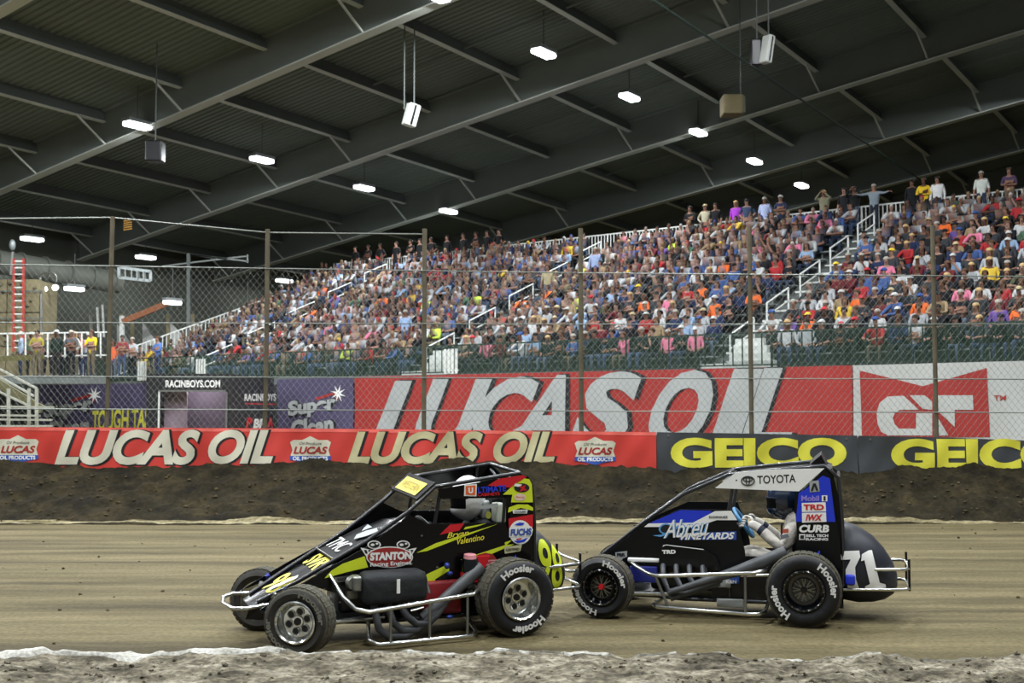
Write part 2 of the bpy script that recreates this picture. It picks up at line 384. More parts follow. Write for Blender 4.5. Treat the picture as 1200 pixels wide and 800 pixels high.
single('chalk_line', mb, M_CHALK, 'ragged white chalk line along the lip of the infield', 'track line', 60, kind='stuff')

# soil bank against the track wall
WP = [(px, Yd) for px, Yd in ((-170, 23.3), (127, 23.2), (312, 23.2), (497, 23.15), (681, 23.1), (879, 22.9), (1097, 22.7), (1330, 22.5), (1760, 22.3))]
def wallY(X): return np.interp(X, [(px - 600) / 1400 * Yd for px, Yd in WP], [Yd for px, Yd in WP])
def topz(X):             # height of the soil where it meets the banners
    px = 600 + X * 1400 / 23.0
    y = np.interp(px, [-200, 0, 60, 110, 180, 290, 360, 420, 500, 545, 600, 690, 770, 870, 1000, 1060, 1100, 1130, 1165, 1215, 1300], [541, 540, 545, 546, 547, 544, 540, 542, 544, 538, 541, 545, 548, 552, 552, 548, 546, 541, 547, 552, 552])
    return 2.08 - (y - 475) / 1400 * 22.9
X, T = np.meshgrid(np.arange(-12.6, 17.5, 0.045), np.linspace(0, 1, 56), indexing='ij')
YW = wallY(X) - 0.06; Y0 = 21.05
Yb = Y0 + (YW - Y0) * T
rise = np.clip((T - 0.20) / 0.80, 0, 1)
Zb = topz(X) * (0.86 * rise + 0.14 * rise ** 2)
lump = (0.045 * fn2(X * 1.6, Yb * 2.2 + Zb, 3) + 0.040 * fn1(X * 4.5, Yb * 5.5, 4))
Zb = Zb + lump * np.clip((T - 0.15) * 4, 0, 1) * 1.0 + 0.085 * np.exp(-((T - 0.11) / 0.07) ** 2) * (0.8 + 0.8 * fn3(X * 0.9, T * 6, 4)) + 0.02 * fn3(X * 3, Yb * 4, 3) * (T < 0.22) - 0.03 * (T < 0.01)
mb = MB(); Pg = np.stack([X, Yb, Zb], -1)
a, b = X.shape; mb.v = list(map(tuple, Pg.reshape(-1, 3).tolist()))
edge = 0.19 + 0.035 * fn1(X[:, 0] * 0.8, X[:, 0] * 0, 4)
for i in range(a - 1):
    for j in range(b - 1):
        mb.f.append((i * b + j, (i + 1) * b + j, (i + 1) * b + j + 1, i * b + j + 1)); mb.m.append(1 if 0.03 < T[i, j] < edge[i] else 0)
bank = single('soil_bank', mb, [M_BERM, M_LEDGE], smooth=50, kind='structure')
# loose clods on the bank and on the track
rnd = random.Random(5)
def clods(n, place, r0, r1, name, mat, lab):
    mb = MB()
    for _ in range(n):
        x, y, z = place(); r = rnd.uniform(r0, r1); o = len(mb.v)
        mb.ball((x, y, z + r * 0.25), (r * rnd.uniform(.8, 1.5), r, r * rnd.uniform(.5, .9)), 6, 4)
        for i in range(o, len(mb.v)):
            q = mb.v[i]; mb.v[i] = (q[0] + rnd.uniform(-.2, .2) * r, q[1] + rnd.uniform(-.2, .2) * r, q[2] + rnd.uniform(-.2, .2) * r)
    single(name, mb, mat, lab, 'soil', kind='stuff')
def on_bank():
    i = rnd.randrange(5, a - 5); j = min(b - 2, int((rnd.random() ** 0.8) * (b - 18)) + 10)
    return Pg[i, j]
clods(700, on_bank, 0.012, 0.038, 'soil_clods', M_CLOD, 'dark soil clods scattered over the bank below the banners')
clods(160, lambda: (rnd.uniform(-8, 9), rnd.uniform(10.5, 21.2), 0.0), 0.006, 0.022, 'track_clods', M_CLOD, 'small dirt crumbs lying on the packed track')
def on_ridge():
    x = rnd.uniform(-5, 5); y = rnd.uniform(8.0, 9.2); return (x, y, float(ridge_z(np.array(x), np.array(y))))
clods(500, on_ridge, 0.006, 0.020, 'infield_clods', M_RIDGE, 'grey crumbled soil along the infield shoulder')

# ---------------------------------------------------------------- track wall, its banners and the catch fence
def WX(px): 
    Yd = np.interp(px, [p for p, _ in WP], [q for _, q in WP]); return (px - 600) / 1400 * Yd
def wtop(X): return float(np.interp(600 + X * 1400 / 23.0, [0, 681, 879, 1097, 1200, 1330], [1.662, 1.585, 1.545, 1.495, 1.445, 1.40]))
mb = MB()
for (p0, y0), (p1, y1) in zip(WP[:-1], WP[1:]):
    x0, x1 = (p0 - 600) / 1400 * y0, (p1 - 600) / 1400 * y1
    mb.hexa([(x0, y0, -0.05), (x1, y1, -0.05), (x1, y1 + 0.25, -0.05), (x0, y0 + 0.25, -0.05), (x0, y0, wtop(x0) - 0.04), (x1, y1, wtop(x1) - 0.04), (x1, y1 + 0.25, wtop(x1) - 0.04), (x0, y0 + 0.25, wtop(x0) - 0.04)])
single('wall_track', mb, M_CONC, kind='structure')
def wall_pt(px, py, off=0.0):        # banner cloth on the track wall: photo pixel -> hanging cloth with folds
    X = WX(px); Yd = float(wallY(X)); z = CAM_H + (475 - py) / 1400 * Yd
    w = 0.016 * math.sin(X * 5.1 + z * 3 + 1.2 * math.sin(X * 1.3)) + 0.010 * math.sin(X * 11 - z * 7) + 0.012 * math.sin(X * 2.3 + 4 * z)
    return (X, Yd - 0.045 + w - off, z)
def cloth(name, lab, cat, x0, x1, ytop, ybot, mat, fn, dx=5, ny=10, group=None):
    t = thing(name, lab, cat, fn((x0 + x1) / 2, ybot((x0 + x1) / 2)), group=group)
    n = max(2, int(abs(x1 - x0) / dx)); P = []
    for i in range(n + 1):
        px = x0 + (x1 - x0) * i / n; P.append([fn(px, ybot(px) + (ytop(px) - ybot(px)) * j / ny) for j in range(ny + 1)])
    part('cloth', MB().grid(P), mat, t, 70); return t
def print_on(parent, name, shape, mat, fn, off, step=5):
    v, f = shape; v, f = cut2d(v, f, step, v.min(0), v.max(0))
    return part(name, MB().add([fn(p[0], p[1], off) for p in v], f), mat, parent)
M_BRED = pm('red banner cloth', '#c03c35', 0.5, 0, 0.10, 1.2, 0.1)
M_BRED2 = pm('deep red banner cloth', '#952722', 0.6, 0, 0.08, 0.8)
M_BGREY = pm('charcoal banner cloth', '#3d4043', 0.4, 0, 0.15, 1.0, 0.1)
M_BWHITE = pm('white banner cloth', '#adaeaa', 0.6, 0, 0.05, 0.8)
M_BPURP = pm('purple banner cloth', '#463f5c', 0.6, 0, 0.12, 0.6)
M_CREAM = pm('cream print', '#c8c5b1', 0.6, 0, 0.06, 2)
M_CREAM2 = pm('grimy cream print', '#b9b28a', 0.6, 0, 0.14, 2.5)
M_INK = pm('black print', '#17181b', 0.6, 0, 0.1, 2)
M_INKB = pm('blue print', '#2c4fa0', 0.6, 0, 0.1, 2)
M_GYEL = pm('yellow print', '#cfca40', 0.5, 0, 0.05, 2)
M_GREYP = pm('light grey print', '#9da1a0', 0.6, 0, 0.04, 1)
yt = lambda px: float(np.interp(px, [-20, 0, 400, 681, 770, 900, 1100, 1260], [500, 500, 502, 505, 506, 508, 512, 518]))
yb = lambda px: 572.0
red = cloth('track_wall_banner', 'long red banner with slanted white lettering along the track wall', 'banner', -120, 768, yt, yb, M_BRED, wall_pt)
print_on(red, 'hem', poly_mesh([(x, yt(x) + 0.3) for x in range(-100, 769, 31)] + [(x, yt(x) + 4.0) for x in range(768, -101, -31)]), pm('faded red hem', '#e0665c', 0.5), wall_pt, 0.004)
# two long slanted names, white over a black drop edge
def slant_word(parent, word, cx, cy, w, h, fn, mat, edge, d=(2.0, 0.6), bold=0.04, step=5, grow=2.2):
    print_on(parent, 'letter_edge', text_box(word, cx + d[0], cy + d[1], w + grow, h + grow, bold=bold + 0.022, shear=0.32, space=0.98), edge, fn, 0.006, step)
    print_on(parent, 'lettering', text_box(word, cx, cy, w, h, bold=bold, shear=0.32, space=0.98), mat, fn, 0.012, step)
slant_word(red, 'LUCAS', 152, 523.5, 170, 41, wall_pt, M_CREAM, M_INK)
slant_word(red, 'OIL', 284, 523, 76, 40, wall_pt, M_CREAM, M_INK)
slant_word(red, 'LUCAS', 487, 524, 158, 38, wall_pt, M_CREAM2, M_INK)
slant_word(red, 'OIL', 614, 524, 72, 38, wall_pt, M_CREAM2, M_INK)
def shield(cx, cy, w, h, parent, fn, k=''):
    a = [(-.5, -.28), (-.42, -.36), (-.2, -.36), (0, -.5), (.2, -.36), (.42, -.36), (.5, -.28), (.44, .0), (.5, .25), (.5, .33), (.2, .4), (0, .5), (-.2, .4), (-.5, .33), (-.5, .25), (-.44, 0)]
    print_on(parent, 'emblem_shield', poly_mesh([(cx + x * w, cy + y * h) for x, y in a]), M_CREAM, fn, 0.008)
    print_on(parent, 'emblem_base', poly_mesh([(cx - .5 * w, cy + .2 * h), (cx + .5 * w, cy + .2 * h), (cx + .5 * w, cy + .34 * h), (cx + .2 * w, cy + .41 * h), (cx, cy + .5 * h), (cx - .2 * w, cy + .41 * h), (cx - .5 * w, cy + .34 * h)]), M_INKB, fn, 0.012)
    print_on(parent, 'emblem_word', text_box('LUCAS', cx, cy - .0 * h, .84 * w, .26 * h, bold=0.04, shear=0.25), M_BRED2, fn, 0.014, 9)
    print_on(parent, 'emblem_script', text_box('Oil Products', cx, cy - .24 * h, .55 * w, .1 * h, shear=0.3), M_INK, fn, 0.014, 9)
    print_on(parent, 'emblem_line', text_box('OIL PRODUCTS', cx, cy + .29 * h, .86 * w, .14 * h, bold=0.03), M_VWHITE, fn, 0.018, 9)
shield(24, 526, 48, 33, red, wall_pt); shield(365, 527, 48, 33, red, wall_pt); shield(697, 528, 48, 33, red, wall_pt)
g1 = cloth('track_wall_banner', 'charcoal banner with one complete yellow word, behind the blue and black car', 'banner', 769, 1003, yt, yb, M_BGREY, wall_pt)
g2 = cloth('track_wall_banner', 'charcoal banner with a yellow word cut off by the right edge', 'banner', 1004, 1290, yt, yb, M_BGREY, wall_pt)
print_on(g1, 'lettering', text_box('GEICO', 887, 530, 205, 35, bold=0.05), M_GYEL, wall_pt, 0.012)
print_on(g2, 'lettering', text_box('GEICO', 1146, 532, 208, 37, bold=0.05), M_GYEL, wall_pt, 0.012)
g3 = cloth('track_wall_banner', 'charcoal banner with a yellow word beyond the right edge of the picture', 'banner', 1291, 1560, yt, yb, M_BGREY, wall_pt)
print_on(g3, 'lettering', text_box('GEICO', 1420, 534, 208, 37, bold=0.05), M_GYEL, wall_pt, 0.012)
for t, x in ((g1, 782), (g1, 990), (g2, 1018)):
    part('eyelet', MB().disc(wall_pt(x, yt(x) + 4, 0.02), 0.025, 'y', 8), M_STEEL, t)

fence = thing('catch_fence', 'tall wire catch fence with brown steel posts behind the track wall', 'fence', (0, 23.1, 0))
def fz(px):
    return float(np.interp(px, [0, 127, 312, 1097], [5.85, 5.82, 5.57, 5.57]))
FP = [-58, 127, 312, 497, 681, 880, 1096, 1310, 1525, 1740]
FX = [WX(p) for p in FP]; FY = [float(wallY(x)) + 0.33 for x in FX]; FX = [x * 1.0145 for x in FX]
for x, y, p in zip(FX, FY, FP):
    part('post', MB().tube([(x - 0.05 * (p < 400), y, 0), (x, y, 2.6), (x + 0.03 * (p < 200), y, fz(p))], 0.046, 8), M_POST, fence)
for zz in (2.02, 2.66, 3.72):
    part('cable', MB().tube([(x, y - 0.06, zz - 0.012 * i) for i, (x, y) in enumerate(zip(FX, FY))], 0.011, 4), M_WIRE, fence)
part('cable', MB().tube([(FX[0], FY[0], 5.78), (FX[1], FY[1], 5.8), (FX[2], FY[2], 5.5), (FX[3], FY[3], 5.46)], 0.016, 4), M_WIRE, fence)
part('cable', MB().tube([(x, y - 0.06, 4.88 - 0.05 * i) for i, (x, y) in enumerate(zip(FX, FY))], 0.012, 4), M_WIRE, fence)
mb = MB(); S = 0.125
for i in range(len(FX) - 1):
    L = FX[i + 1] - FX[i]; top = 4.86 - 0.045 * i; z0 = 1.45; Hm = top - z0; run = Hm * 0.80
    def pt(a, zz): f = a / L; return (FX[i] + L * f, FY[i] + (FY[i + 1] - FY[i]) * f, zz)
    for sgn in (1, -1):
        k = -run
        while k < L:
            a0, a1 = k, k + run; c0, c1 = 0.0, 1.0
            if a0 < 0: c0 = -a0 / run; a0 = 0
            if a1 > L: c1 = 1 - (a1 - L) / run; a1 = L
            if c1 - c0 > 0.01:
                za, zb = (z0 + Hm * c0, z0 + Hm * c1) if sgn > 0 else (top - Hm * c0, top - Hm * c1)
                mb.tube([pt(a0, za), pt(a1, zb)], 0.0030, 3, cap=False)
            k += S
part('chain_link', mb, M_WIRE, fence, kind='stuff')
# ---------------------------------------------------------------- grandstand
P0 = np.array([9.36, 31.2]); UU = np.array([-0.7772, 0.6293]); NN = np.array([0.6293, 0.7772])
ZD = 3.14; RISE = 0.372; RUN = 0.80; ROWS = 15
def ST(s, t, z): q = P0 + UU * s + NN * t; return (float(q[0]), float(q[1]), float(z))
def st_hit(px, py, t=0.0):          # pixel -> (s, z) on the vertical plane t of the stand
    q = on_plane(px, py, ST(0, t, 0), np.array([NN[0], NN[1], 0])); return float((q[0] - P0[0]) * UU[0] + (q[1] - P0[1]) * UU[1]), float(q[2])
def st_box(mb, s0, s1, t0, t1, z0, z1, mi=0): return mb.hexa([ST(s, t, z) for z in (z0, z1) for s, t in ((s1, t0), (s0, t0), (s0, t1), (s1, t1))], mi)
S0, S1 = -15.0, 36.1
AISLES = [-7.6, 5.0, 17.4, 30.6]
def row_t(r): return 1.75 + RUN * r
def row_z(r): return ZD + RISE * r
stand = thing('grandstand', 'long stepped grandstand of aluminium benches rising behind the banners', 'grandstand', ST(15, 0, 0))
M_STEP = pm('grey stand decking', '#5b605e', 0.8, 0.0, 0.15, 1.0)
part('walkway', st_box(MB(), S0, 47, -0.02, 1.25, ZD - 0.25, ZD), M_STEP, stand)
for r in range(ROWS):
    z = row_z(r); t = row_t(r)
    part('step', st_box(st_box(MB(), S0, S1, t - 0.5, t + 0.32, z - 0.05, z), S0, S1, t + 0.28, t + 0.32, z, z + RISE), M_STEP, stand)
    mb = MB(); ed = [S0] + [q for a in AISLES for q in (a - 0.62, a + 0.62)] + [S1]
    for q in range(0, len(ed), 2):
        st_box(mb, ed[q], ed[q + 1], t - 0.02, t + 0.26, z + 0.40, z + 0.44)
        s = ed[q] + 0.5
        while s < ed[q + 1]: st_box(mb, s - 0.02, s + 0.02, t + 0.08, t + 0.16, z, z + 0.40); s += 2.0
    part('bench', mb, M_BLEACH, stand)
for a in AISLES:                     # half steps of the aisles with pale nosings
    mb = MB()
    for r in range(ROWS):
        st_box(mb, a - 0.55, a + 0.55, row_t(r) - 0.1, row_t(r) + 0.30, row_z(r), row_z(r) + RISE / 2, 0)
        st_box(mb, a - 0.55, a + 0.55, row_t(r) - 0.14, row_t(r) - 0.08, row_z(r) + RISE / 2 - 0.05, row_z(r) + RISE / 2 + 0.01, 1)
    st_box(mb, a - 0.6, a + 0.6, 1.0, 1.3, ZD, ZD + 0.16, 1)
    part('aisle_steps', mb, [M_STEP, M_WHITE], stand)
    for r in range(0, ROWS - 1, 3):  # looped handrails down the middle of each aisle
        A = ST(a, row_t(r) - 0.1, row_z(r) + 0.12); B = ST(a, row_t(r + 1) + 0.62, row_z(r + 1) + 0.35)
        up = Vector((0, 0, 0.92))
        p = [Vector(A), Vector(A) + up, Vector(B) + up, Vector(B)]
        m1 = Vector(A) + up * 0.55; m2 = Vector(B) + up * 0.55
        part('handrail', MB().tube(p, 0.032, 6).tube([m1, m2], 0.026, 5), M_WHITE, stand)
part('front_wall', st_box(MB(), S0, 47, 0.02, 0.2, -0.05, ZD - 0.25), pm('dark stand front', '#2b2e2c', 0.9), stand)
rt = row_t(ROWS - 1) + 1.0; rz = row_z(ROWS - 1) + RISE
part('top_walkway', st_box(MB(), S0, S1, rt - 0.7, rt + 3.2, rz - 0.2, rz), M_STEP, stand)
rail = thing('top_railing', 'white railing of upright bars along the top of the stand', 'railing', ST(13, rt + 0.3, rz))
def rail_run(parent, a, b, z0, z1, h, gap, mat, w=0.03, post_gap=2.4, t0=0.0, t1=0.0, top=0.05, name='baluster', lim=290):
    """railing between two stand points; z may slope"""
    L = math.hypot(b[0] - a[0], b[1] - a[1])
    f = lambda k, z: Vector(ST(a[0] + (b[0] - a[0]) * k, a[1] + (b[1] - a[1]) * k, z0 + (z1 - z0) * k + z))
    part('top_rail', MB().bar(f(0, h), f(1, h), top, top), mat, parent)
    part('bottom_rail', MB().bar(f(0, 0.12), f(1, 0.12), top * 0.8, top * 0.8), mat, parent)
    n = int(L / gap); pg = max(1, int(round(post_gap / gap)))
    for i in range(n + 1):
        k = i / n; thick = i % pg == 0
        part('post' if thick else name, MB().bar(f(k, 0.0 if thick else 0.12), f(k, h), w * (1.7 if thick else 1), w * (1.7 if thick else 1)), mat, parent)
rail_run(rail, (S0 + 2, rt + 0.3), (S1, rt + 0.3), rz, rz, 1.07, 0.17, M_WHITE, 0.035)
endrail = thing('stair_railing', 'white sloping railing up the left end of the stand', 'railing', ST(S1 + 0.1, 8, ZD))
rail_run(endrail, (S1 + 0.15, 0.6), (S1 + 0.15, rt), ZD + 0.05, ZD + 0.372 * (rt - 1.0), 1.15, 0.22, M_WHITE, 0.035)
front = thing('front_railing', 'dark green railing with netting along the front of the stand', 'railing', ST(15, 0, ZD))
rail_run(front, (S0 + 1, 0.03), (47, 0.03), ZD - 0.05, ZD - 0.05, 1.02, 0.30, M_GREEN, 0.035)
net = bpy.data.materials.new('green netting'); net.use_nodes = True; nt = net.node_tree; nb = nt.nodes['Principled BSDF']; nb.inputs['Base Color'].default_value = lin('#2f4a3b') + (1,); nb.inputs['Roughness'].default_value = 0.9
ck = nt.nodes.new('ShaderNodeTexNoise'); ck.inputs['Scale'].default_value = 2.0; mr = nt.nodes.new('ShaderNodeMapRange'); mr.inputs[3].default_value = 0.18; mr.inputs[4].default_value = 0.36
nt.links.new(ck.outputs['Fac'], mr.inputs[0]); nt.links.new(mr.outputs[0], nb.inputs['Alpha'])
mb = MB(); mb.add([ST(S0 + 1, -0.02, ZD), ST(47, -0.02, ZD), ST(47, -0.02, ZD + 0.98), ST(S0 + 1, -0.02, ZD + 0.98)], [(0, 1, 2, 3)])
part('netting', mb, net, front)
# banners on the stand front
def stand_pt(px, py, off=0.0):
    s, z = st_hit(px, py, -0.06)
    w = 0.014 * math.sin(s * 1.9 + z) + 0.008 * math.sin(s * 4.3 - z * 3)
    return ST(s, -0.06 + w - off, z)
sy = lambda px: float(np.interp(px, [40, 173, 328, 415, 1000, 1260], [451.5, 449, 444.5, 441.5, 428, 421]))
sb = lambda px: 530.0
pur1 = cloth('stand_banner', 'purple banner with yellow slanted words left of the black booth', 'banner', 46, 182, sy, sb, M_BPURP, stand_pt, 6, 8)
pur2 = cloth('stand_banner', 'purple banner with a grey two-line name between booth and red banner', 'banner', 325, 414, sy, sb, M_BPURP, stand_pt, 6, 8)
bigred = cloth('stand_banner', 'huge deep red banner with grey slanted letters on the stand front', 'banner', 415.5, 999, sy, sb, M_BRED2, stand_pt, 8, 8)
white = cloth('stand_banner', 'white banner with a red bow-tie emblem at the right', 'banner', 1000, 1280, sy, sb, M_BWHITE, stand_pt, 8, 8)
def letter_px(parent, ch, x0, x1, y0, y1, lean, bold=0.045):
    """one big letter; the top is shifted right by lean (pixels)"""
    for nm, mat, off, dx, gr in (('letter_edge', M_INK, 0.015, 4.5, 1.2), ('lettering', M_GREYP, 0.03, 0, 0)):
        v, f = text2d(ch, bold=bold, res=4)
        p = np.stack([x0 - gr + v[:, 0] * (x1 - x0 + 2 * gr) + dx, y1 + gr - v[:, 1] * (y1 - y0 + 2 * gr)], 1)
        p[:, 0] += lean * (v[:, 1] - 0.5)
        print_on(parent, nm, (p, f), mat, stand_pt, off, 9)
bot = 528
for ch, x0, x1, y0 in (('L', 452, 503, 446), ('U', 496, 563, 444), ('C', 562, 622, 441), ('A', 612, 680, 439), ('S', 683, 745, 435), ('O', 768, 835, 433), ('I', 849, 881, 432), ('L', 884, 940, 431)):
    letter_px(bigred, ch, x0 - 4, x1 - 2, y0, bot, 32, 0.03 if ch == 'A' else 0.042)
B_ = lambda pts, mat, nm='emblem': print_on(white, nm, poly_mesh(pts), mat, stand_pt, 0.012 if mat is M_BRED2 else 0.024, 12)
B_([(1007.7, 434), (1081.7, 452.3), (1081.7, 512), (1010, 512)], M_BRED2); B_([(1081.7, 452.3), (1156.7, 431), (1160, 512), (1081.7, 512)], M_BRED2)
ga = [(1059, 463.5), (1040, 464.5), (1031, 472), (1027.5, 484), (1028.5, 497), (1033, 506), (1041, 510), (1092, 510), (1092, 480), (1056, 480), (1050, 484), (1048, 491), (1050, 497), (1055, 501.5), (1074, 502), (1074, 494), (1081, 494)]
B_([(1059, 463.5), (1040, 464.5), (1031, 472), (1027.5, 484), (1046.5, 490), (1049, 484), (1055, 480), (1077, 480)], M_BWHITE)
B_([(1027.5, 484), (1028.5, 497), (1033, 506), (1041, 510), (1054, 502), (1049, 497), (1046.5, 490)], M_BWHITE); B_([(1041, 510), (1093, 510), (1093, 484), (1074, 484), (1074, 502), (1054, 502)], M_BWHITE)
B_([(1066, 463), (1084, 463), (1093, 470), (1093, 480), (1082, 479)], M_BWHITE)
B_([(1096.5, 463), (1140.5, 463), (1141, 480), (1096.5, 480)], M_BWHITE); B_([(1098, 480), (1119.5, 480), (1119.5, 500)], M_BWHITE); B_([(1096.5, 484), (1112, 510), (1096.5, 510)], M_BWHITE)
print_on(white, 'trademark', text_box('TM', 1172, 466, 14, 6, bold=0.02), M_BRED2, stand_pt, 0.015)
def clean_logo(t, x, y, k=1.0):
    for w, cy, wd, hh in (('Super', 476, 58, 22), ('Clean', 499, 50, 22)):
        print_on(t, 'letter_edge', text_box(w, x + 1.2, y + cy + 0.6 - 476, wd + 3, hh + 3, 9, bold=0.09, shear=0.15), M_INK, stand_pt, 0.012, 9)
        print_on(t, 'lettering', text_box(w, x, y + cy - 476, wd, hh, 9, bold=0.05, shear=0.15), M_GREYP, stand_pt, 0.025, 9)
    print_on(t, 'swoosh', poly_mesh([(x + 4, y - 11), (x + 30, y - 19), (x + 31, y - 9), (x + 28, y - 7), (x + 27, y - 15), (x + 5, y - 8)]), M_BRED2, stand_pt, 0.018)
    st = []
    for i in range(16):
        r = 11 if i % 2 == 0 else 3.2; st.append((x + 31 + r * math.cos(i * PI / 8 + .3) * .8, y - 16 + r * math.sin(i * PI / 8 + .3)))
    print_on(t, 'starburst', poly_mesh(st), M_VWHITE, stand_pt, 0.028, 30)
clean_logo(pur1, 80, 479); clean_logo(pur2, 366, 477)
print_on(pur1, 'lettering', text_box('TOUGH TASK', 146.5, 491, 76, 24, 3, bold=0.03, shear=0.25), M_GYEL, stand_pt, 0.02)
for px, py in ((97, 437), (167, 429), (236, 429), (529, 428)):
    s, z = st_hit(px, 428, -0.05)
    g = thing('slatted_gate', {97: 'white slatted panel below the yellow jacket at the front railing', 167: 'white slatted panel on the railing above the left purple banner', 236: 'white slatted panel on the railing above the black booth', 529: 'white slatted panel on the railing above the red banner'}[px], 'gate', ST(s, -0.05, ZD))
    for i in range(4): part('slat', st_box(MB(), s - 0.30 + 0.17 * i, s - 0.20 + 0.17 * i, -0.09, -0.06, ZD + 0.02, ZD + 0.85), M_WHITE, g)
    part('rail', st_box(MB(), s - 0.32, s + 0.34, -0.06, -0.04, ZD + 0.1, ZD + 0.15), M_WHITE, g)
for s in (3.6, 15.6):                # pale stair walls at the bottom of two aisles
    tg = thing('stair_ramp', 'pale stair side at the foot of the %s aisle' % ('right' if s < 5 else 'middle'), 'stairs', ST(s, 0.9, ZD))
    for i in range(4): part('step', st_box(MB(), s - 0.6 + 0.2 * i, s + 0.9, 0.5 + 0.18 * i, 0.68 + 0.18 * i, ZD, ZD + 0.22 * (i + 1)), M_WHITE, tg)

# ---------------------------------------------------------------- black booth in front of the stand
BY = 38.0; bx0, bx1, bz = -11.62, -8.96, 3.03
booth = thing('announcer_booth', 'black booth with a lit window and white lettering before the purple banners', 'booth', ((bx0 + bx1) / 2, BY + 3, 0))
wx0, wx1, wz0, wz1 = (186 - 600) / 1400 * BY, (267 - 600) / 1400 * BY, 1.0, CAM_H + (475 - 457) / 1400 * BY
bk = pm('black booth panel', '#17171a', 0.5)
part('header', MB().box(bx0, bx1, BY, BY + 0.1, wz1, bz), bk, booth); part('jamb', MB().box(bx0, wx0, BY, BY + 0.1, 0, wz1), bk, booth); part('jamb', MB().box(wx1, bx1, BY, BY + 0.1, 0, wz1), bk, booth); part('sill_wall', MB().box(wx0, wx1, BY, BY + 0.1, 0, wz0), bk, booth)
part('side_wall', MB().box(bx1 - 0.08, bx1, BY + 0.1, BY + 7.0, 0, bz), bk, booth); part('side_wall', MB().box(bx0, bx0 + 0.08, BY + 0.1, BY + 7.0, 0, bz), bk, booth); part('roof', MB().box(bx0, bx1, BY, BY + 7.0, bz, bz + 0.06), bk, booth)
part('back_wall', MB().box(bx0 + 0.08, bx1 - 0.08, BY + 2.0, BY + 2.1, 0, bz), pm('mauve booth lining', '#6b6070', 0.7, 0, 0.25, 0.8), booth)
part('bright_panel', MB().box(wx0 + 0.02, wx0 + 0.75, BY + 0.6, BY + 0.66, 0.4, wz1 + 0.2), pm('pale pink curtain', '#a08c98', 0.8, 0, 0.2, 2), booth)  # added pale panel stands for the pinkish-lit left part of the interior
gl = bpy.data.materials.new('window glass'); gl.use_nodes = True; g_ = gl.node_tree.nodes['Principled BSDF']; g_.inputs['Transmission Weight'].default_value = 1; g_.inputs['Roughness'].default_value = 0.02; g_.inputs['IOR'].default_value = 1.1; g_.inputs['Alpha'].default_value = 0.25
part('window_pane', MB().box(wx0, wx1, BY + 0.03, BY + 0.04, wz0, wz1), gl, booth)
for a in ((wx0, wx0 + 0.05, wz0, wz1), (wx1 - 0.05, wx1, wz0, wz1), (wx0, wx1, wz1 - 0.05, wz1)): part('window_frame', MB().box(a[0], a[1], BY - 0.02, BY + 0.03, a[2], a[3]), M_WHITE if a[0] == wx0 and a[1] < wx1 else M_STEEL, booth)
l = bpy.data.lights.new('booth_light', 'POINT'); l.energy = 60; l.color = (1, .92, .95); l.shadow_soft_size = 0.01
lo = bpy.data.objects.new('booth_light', l); C.objects.link(lo); lo.location = (-10.2, BY + 1.1, 2.6)
bfront = lambda px, py, off=0: tuple(at_depth(px, py, BY - 0.005 - off))
print_on(booth, 'lettering', text_box('RACINBOYS.COM', 226, 449.5, 64, 8.5, bold=0.03), M_VWHITE, bfront, 0.01, 40)
bside = lambda px, py, off=0: tuple(on_plane(px, py, (bx1 + 0.005 + off, 0, 0), np.array([1.0, 0, 0])))
print_on(booth, 'lettering', text_box('RACINBOYS', 305, 465.5, 37, 8.5, bold=0.03), M_VWHITE, bside, 0.01, 60)
print_on(booth, 'underline', poly_mesh([(287, 472), (323, 473), (323, 474.3), (287, 473.3)]), M_RED, bside, 0.01, 60)
print_on(booth, 'emblem', text_box('P', 292, 495, 8, 12, bold=0.06, shear=.2), M_RED, bside, 0.01, 60); print_on(booth, 'emblem', text_box('BR', 304, 496, 15, 11, bold=0.05, shear=.2), M_VWHITE, bside, 0.01, 60); print_on(booth, 'emblem', text_box('A', 316, 495, 8, 12, bold=0.06, shear=.2), M_RED, bside, 0.01, 60)

# ---------------------------------------------------------------- far left: climbing wall, ladder, lamps, boom, lit wall band
M_TAN = pm('sandy rock panel', '#756c50', 0.9, 0, 0.25, 0.9, 0.6)
def L(px, py, Y): return at_depth(px, py, Y)
TY = 50.0
tw = thing('climbing_tower', 'sandy beige climbing tower at the left edge behind the red ladder', 'tower', L(20, 415, TY + 1))
x0 = L(-30, 330, TY)[0]; x1 = L(47, 330, TY)[0]; zt = L(20, 327, TY)[2]; zb = 3.14
nz = 6; nx = 4
for i in range(nx):
    for j in range(3):
        a0 = x0 + (x1 - x0) * i / nx; a1 = x0 + (x1 - x0) * (i + 1) / nx; c0 = zb + (zt - zb) * j / 3; c1 = zb + (zt - zb) * (j + 1) / 3
        part('rock_panel', MB().rbox(a0 + 0.012, a1 - 0.012, TY - 0.03 * ((i + j) % 2), TY + 0.3, c0 + 0.012, c1 - 0.012, 0.03), M_TAN, tw, 30)
part('tower_core', MB().box(x0 + 0.03, x1 - 0.03, TY + 0.25, TY + 2.0, zb, zt - 0.05), M_TAN, tw)
rr = random.Random(2)
for i in range(22): 
    hx, hz = rr.uniform(x0 + 0.3, x1 - 0.1), rr.uniform(zb + 0.5, zt - 0.2)
    part('climbing_hold', MB().ball((hx, TY - 0.03, hz), (0.09, 0.07, 0.06), 6, 4), pm('hold', '#4c4636', 0.8) if i == 0 else bpy.data.materials['hold'], tw, 60)
for py in (341, 373): part('strap_bar', MB().bar(L(-40, py, TY - 0.15), L(49, py, TY - 0.15), 0.05, 0.05), M_PURLIN, tw)
part('frame_post', MB().bar(L(48.5, 340, TY), L(48.5, 395, TY), 0.07, 0.07), M_STEEL, tw)
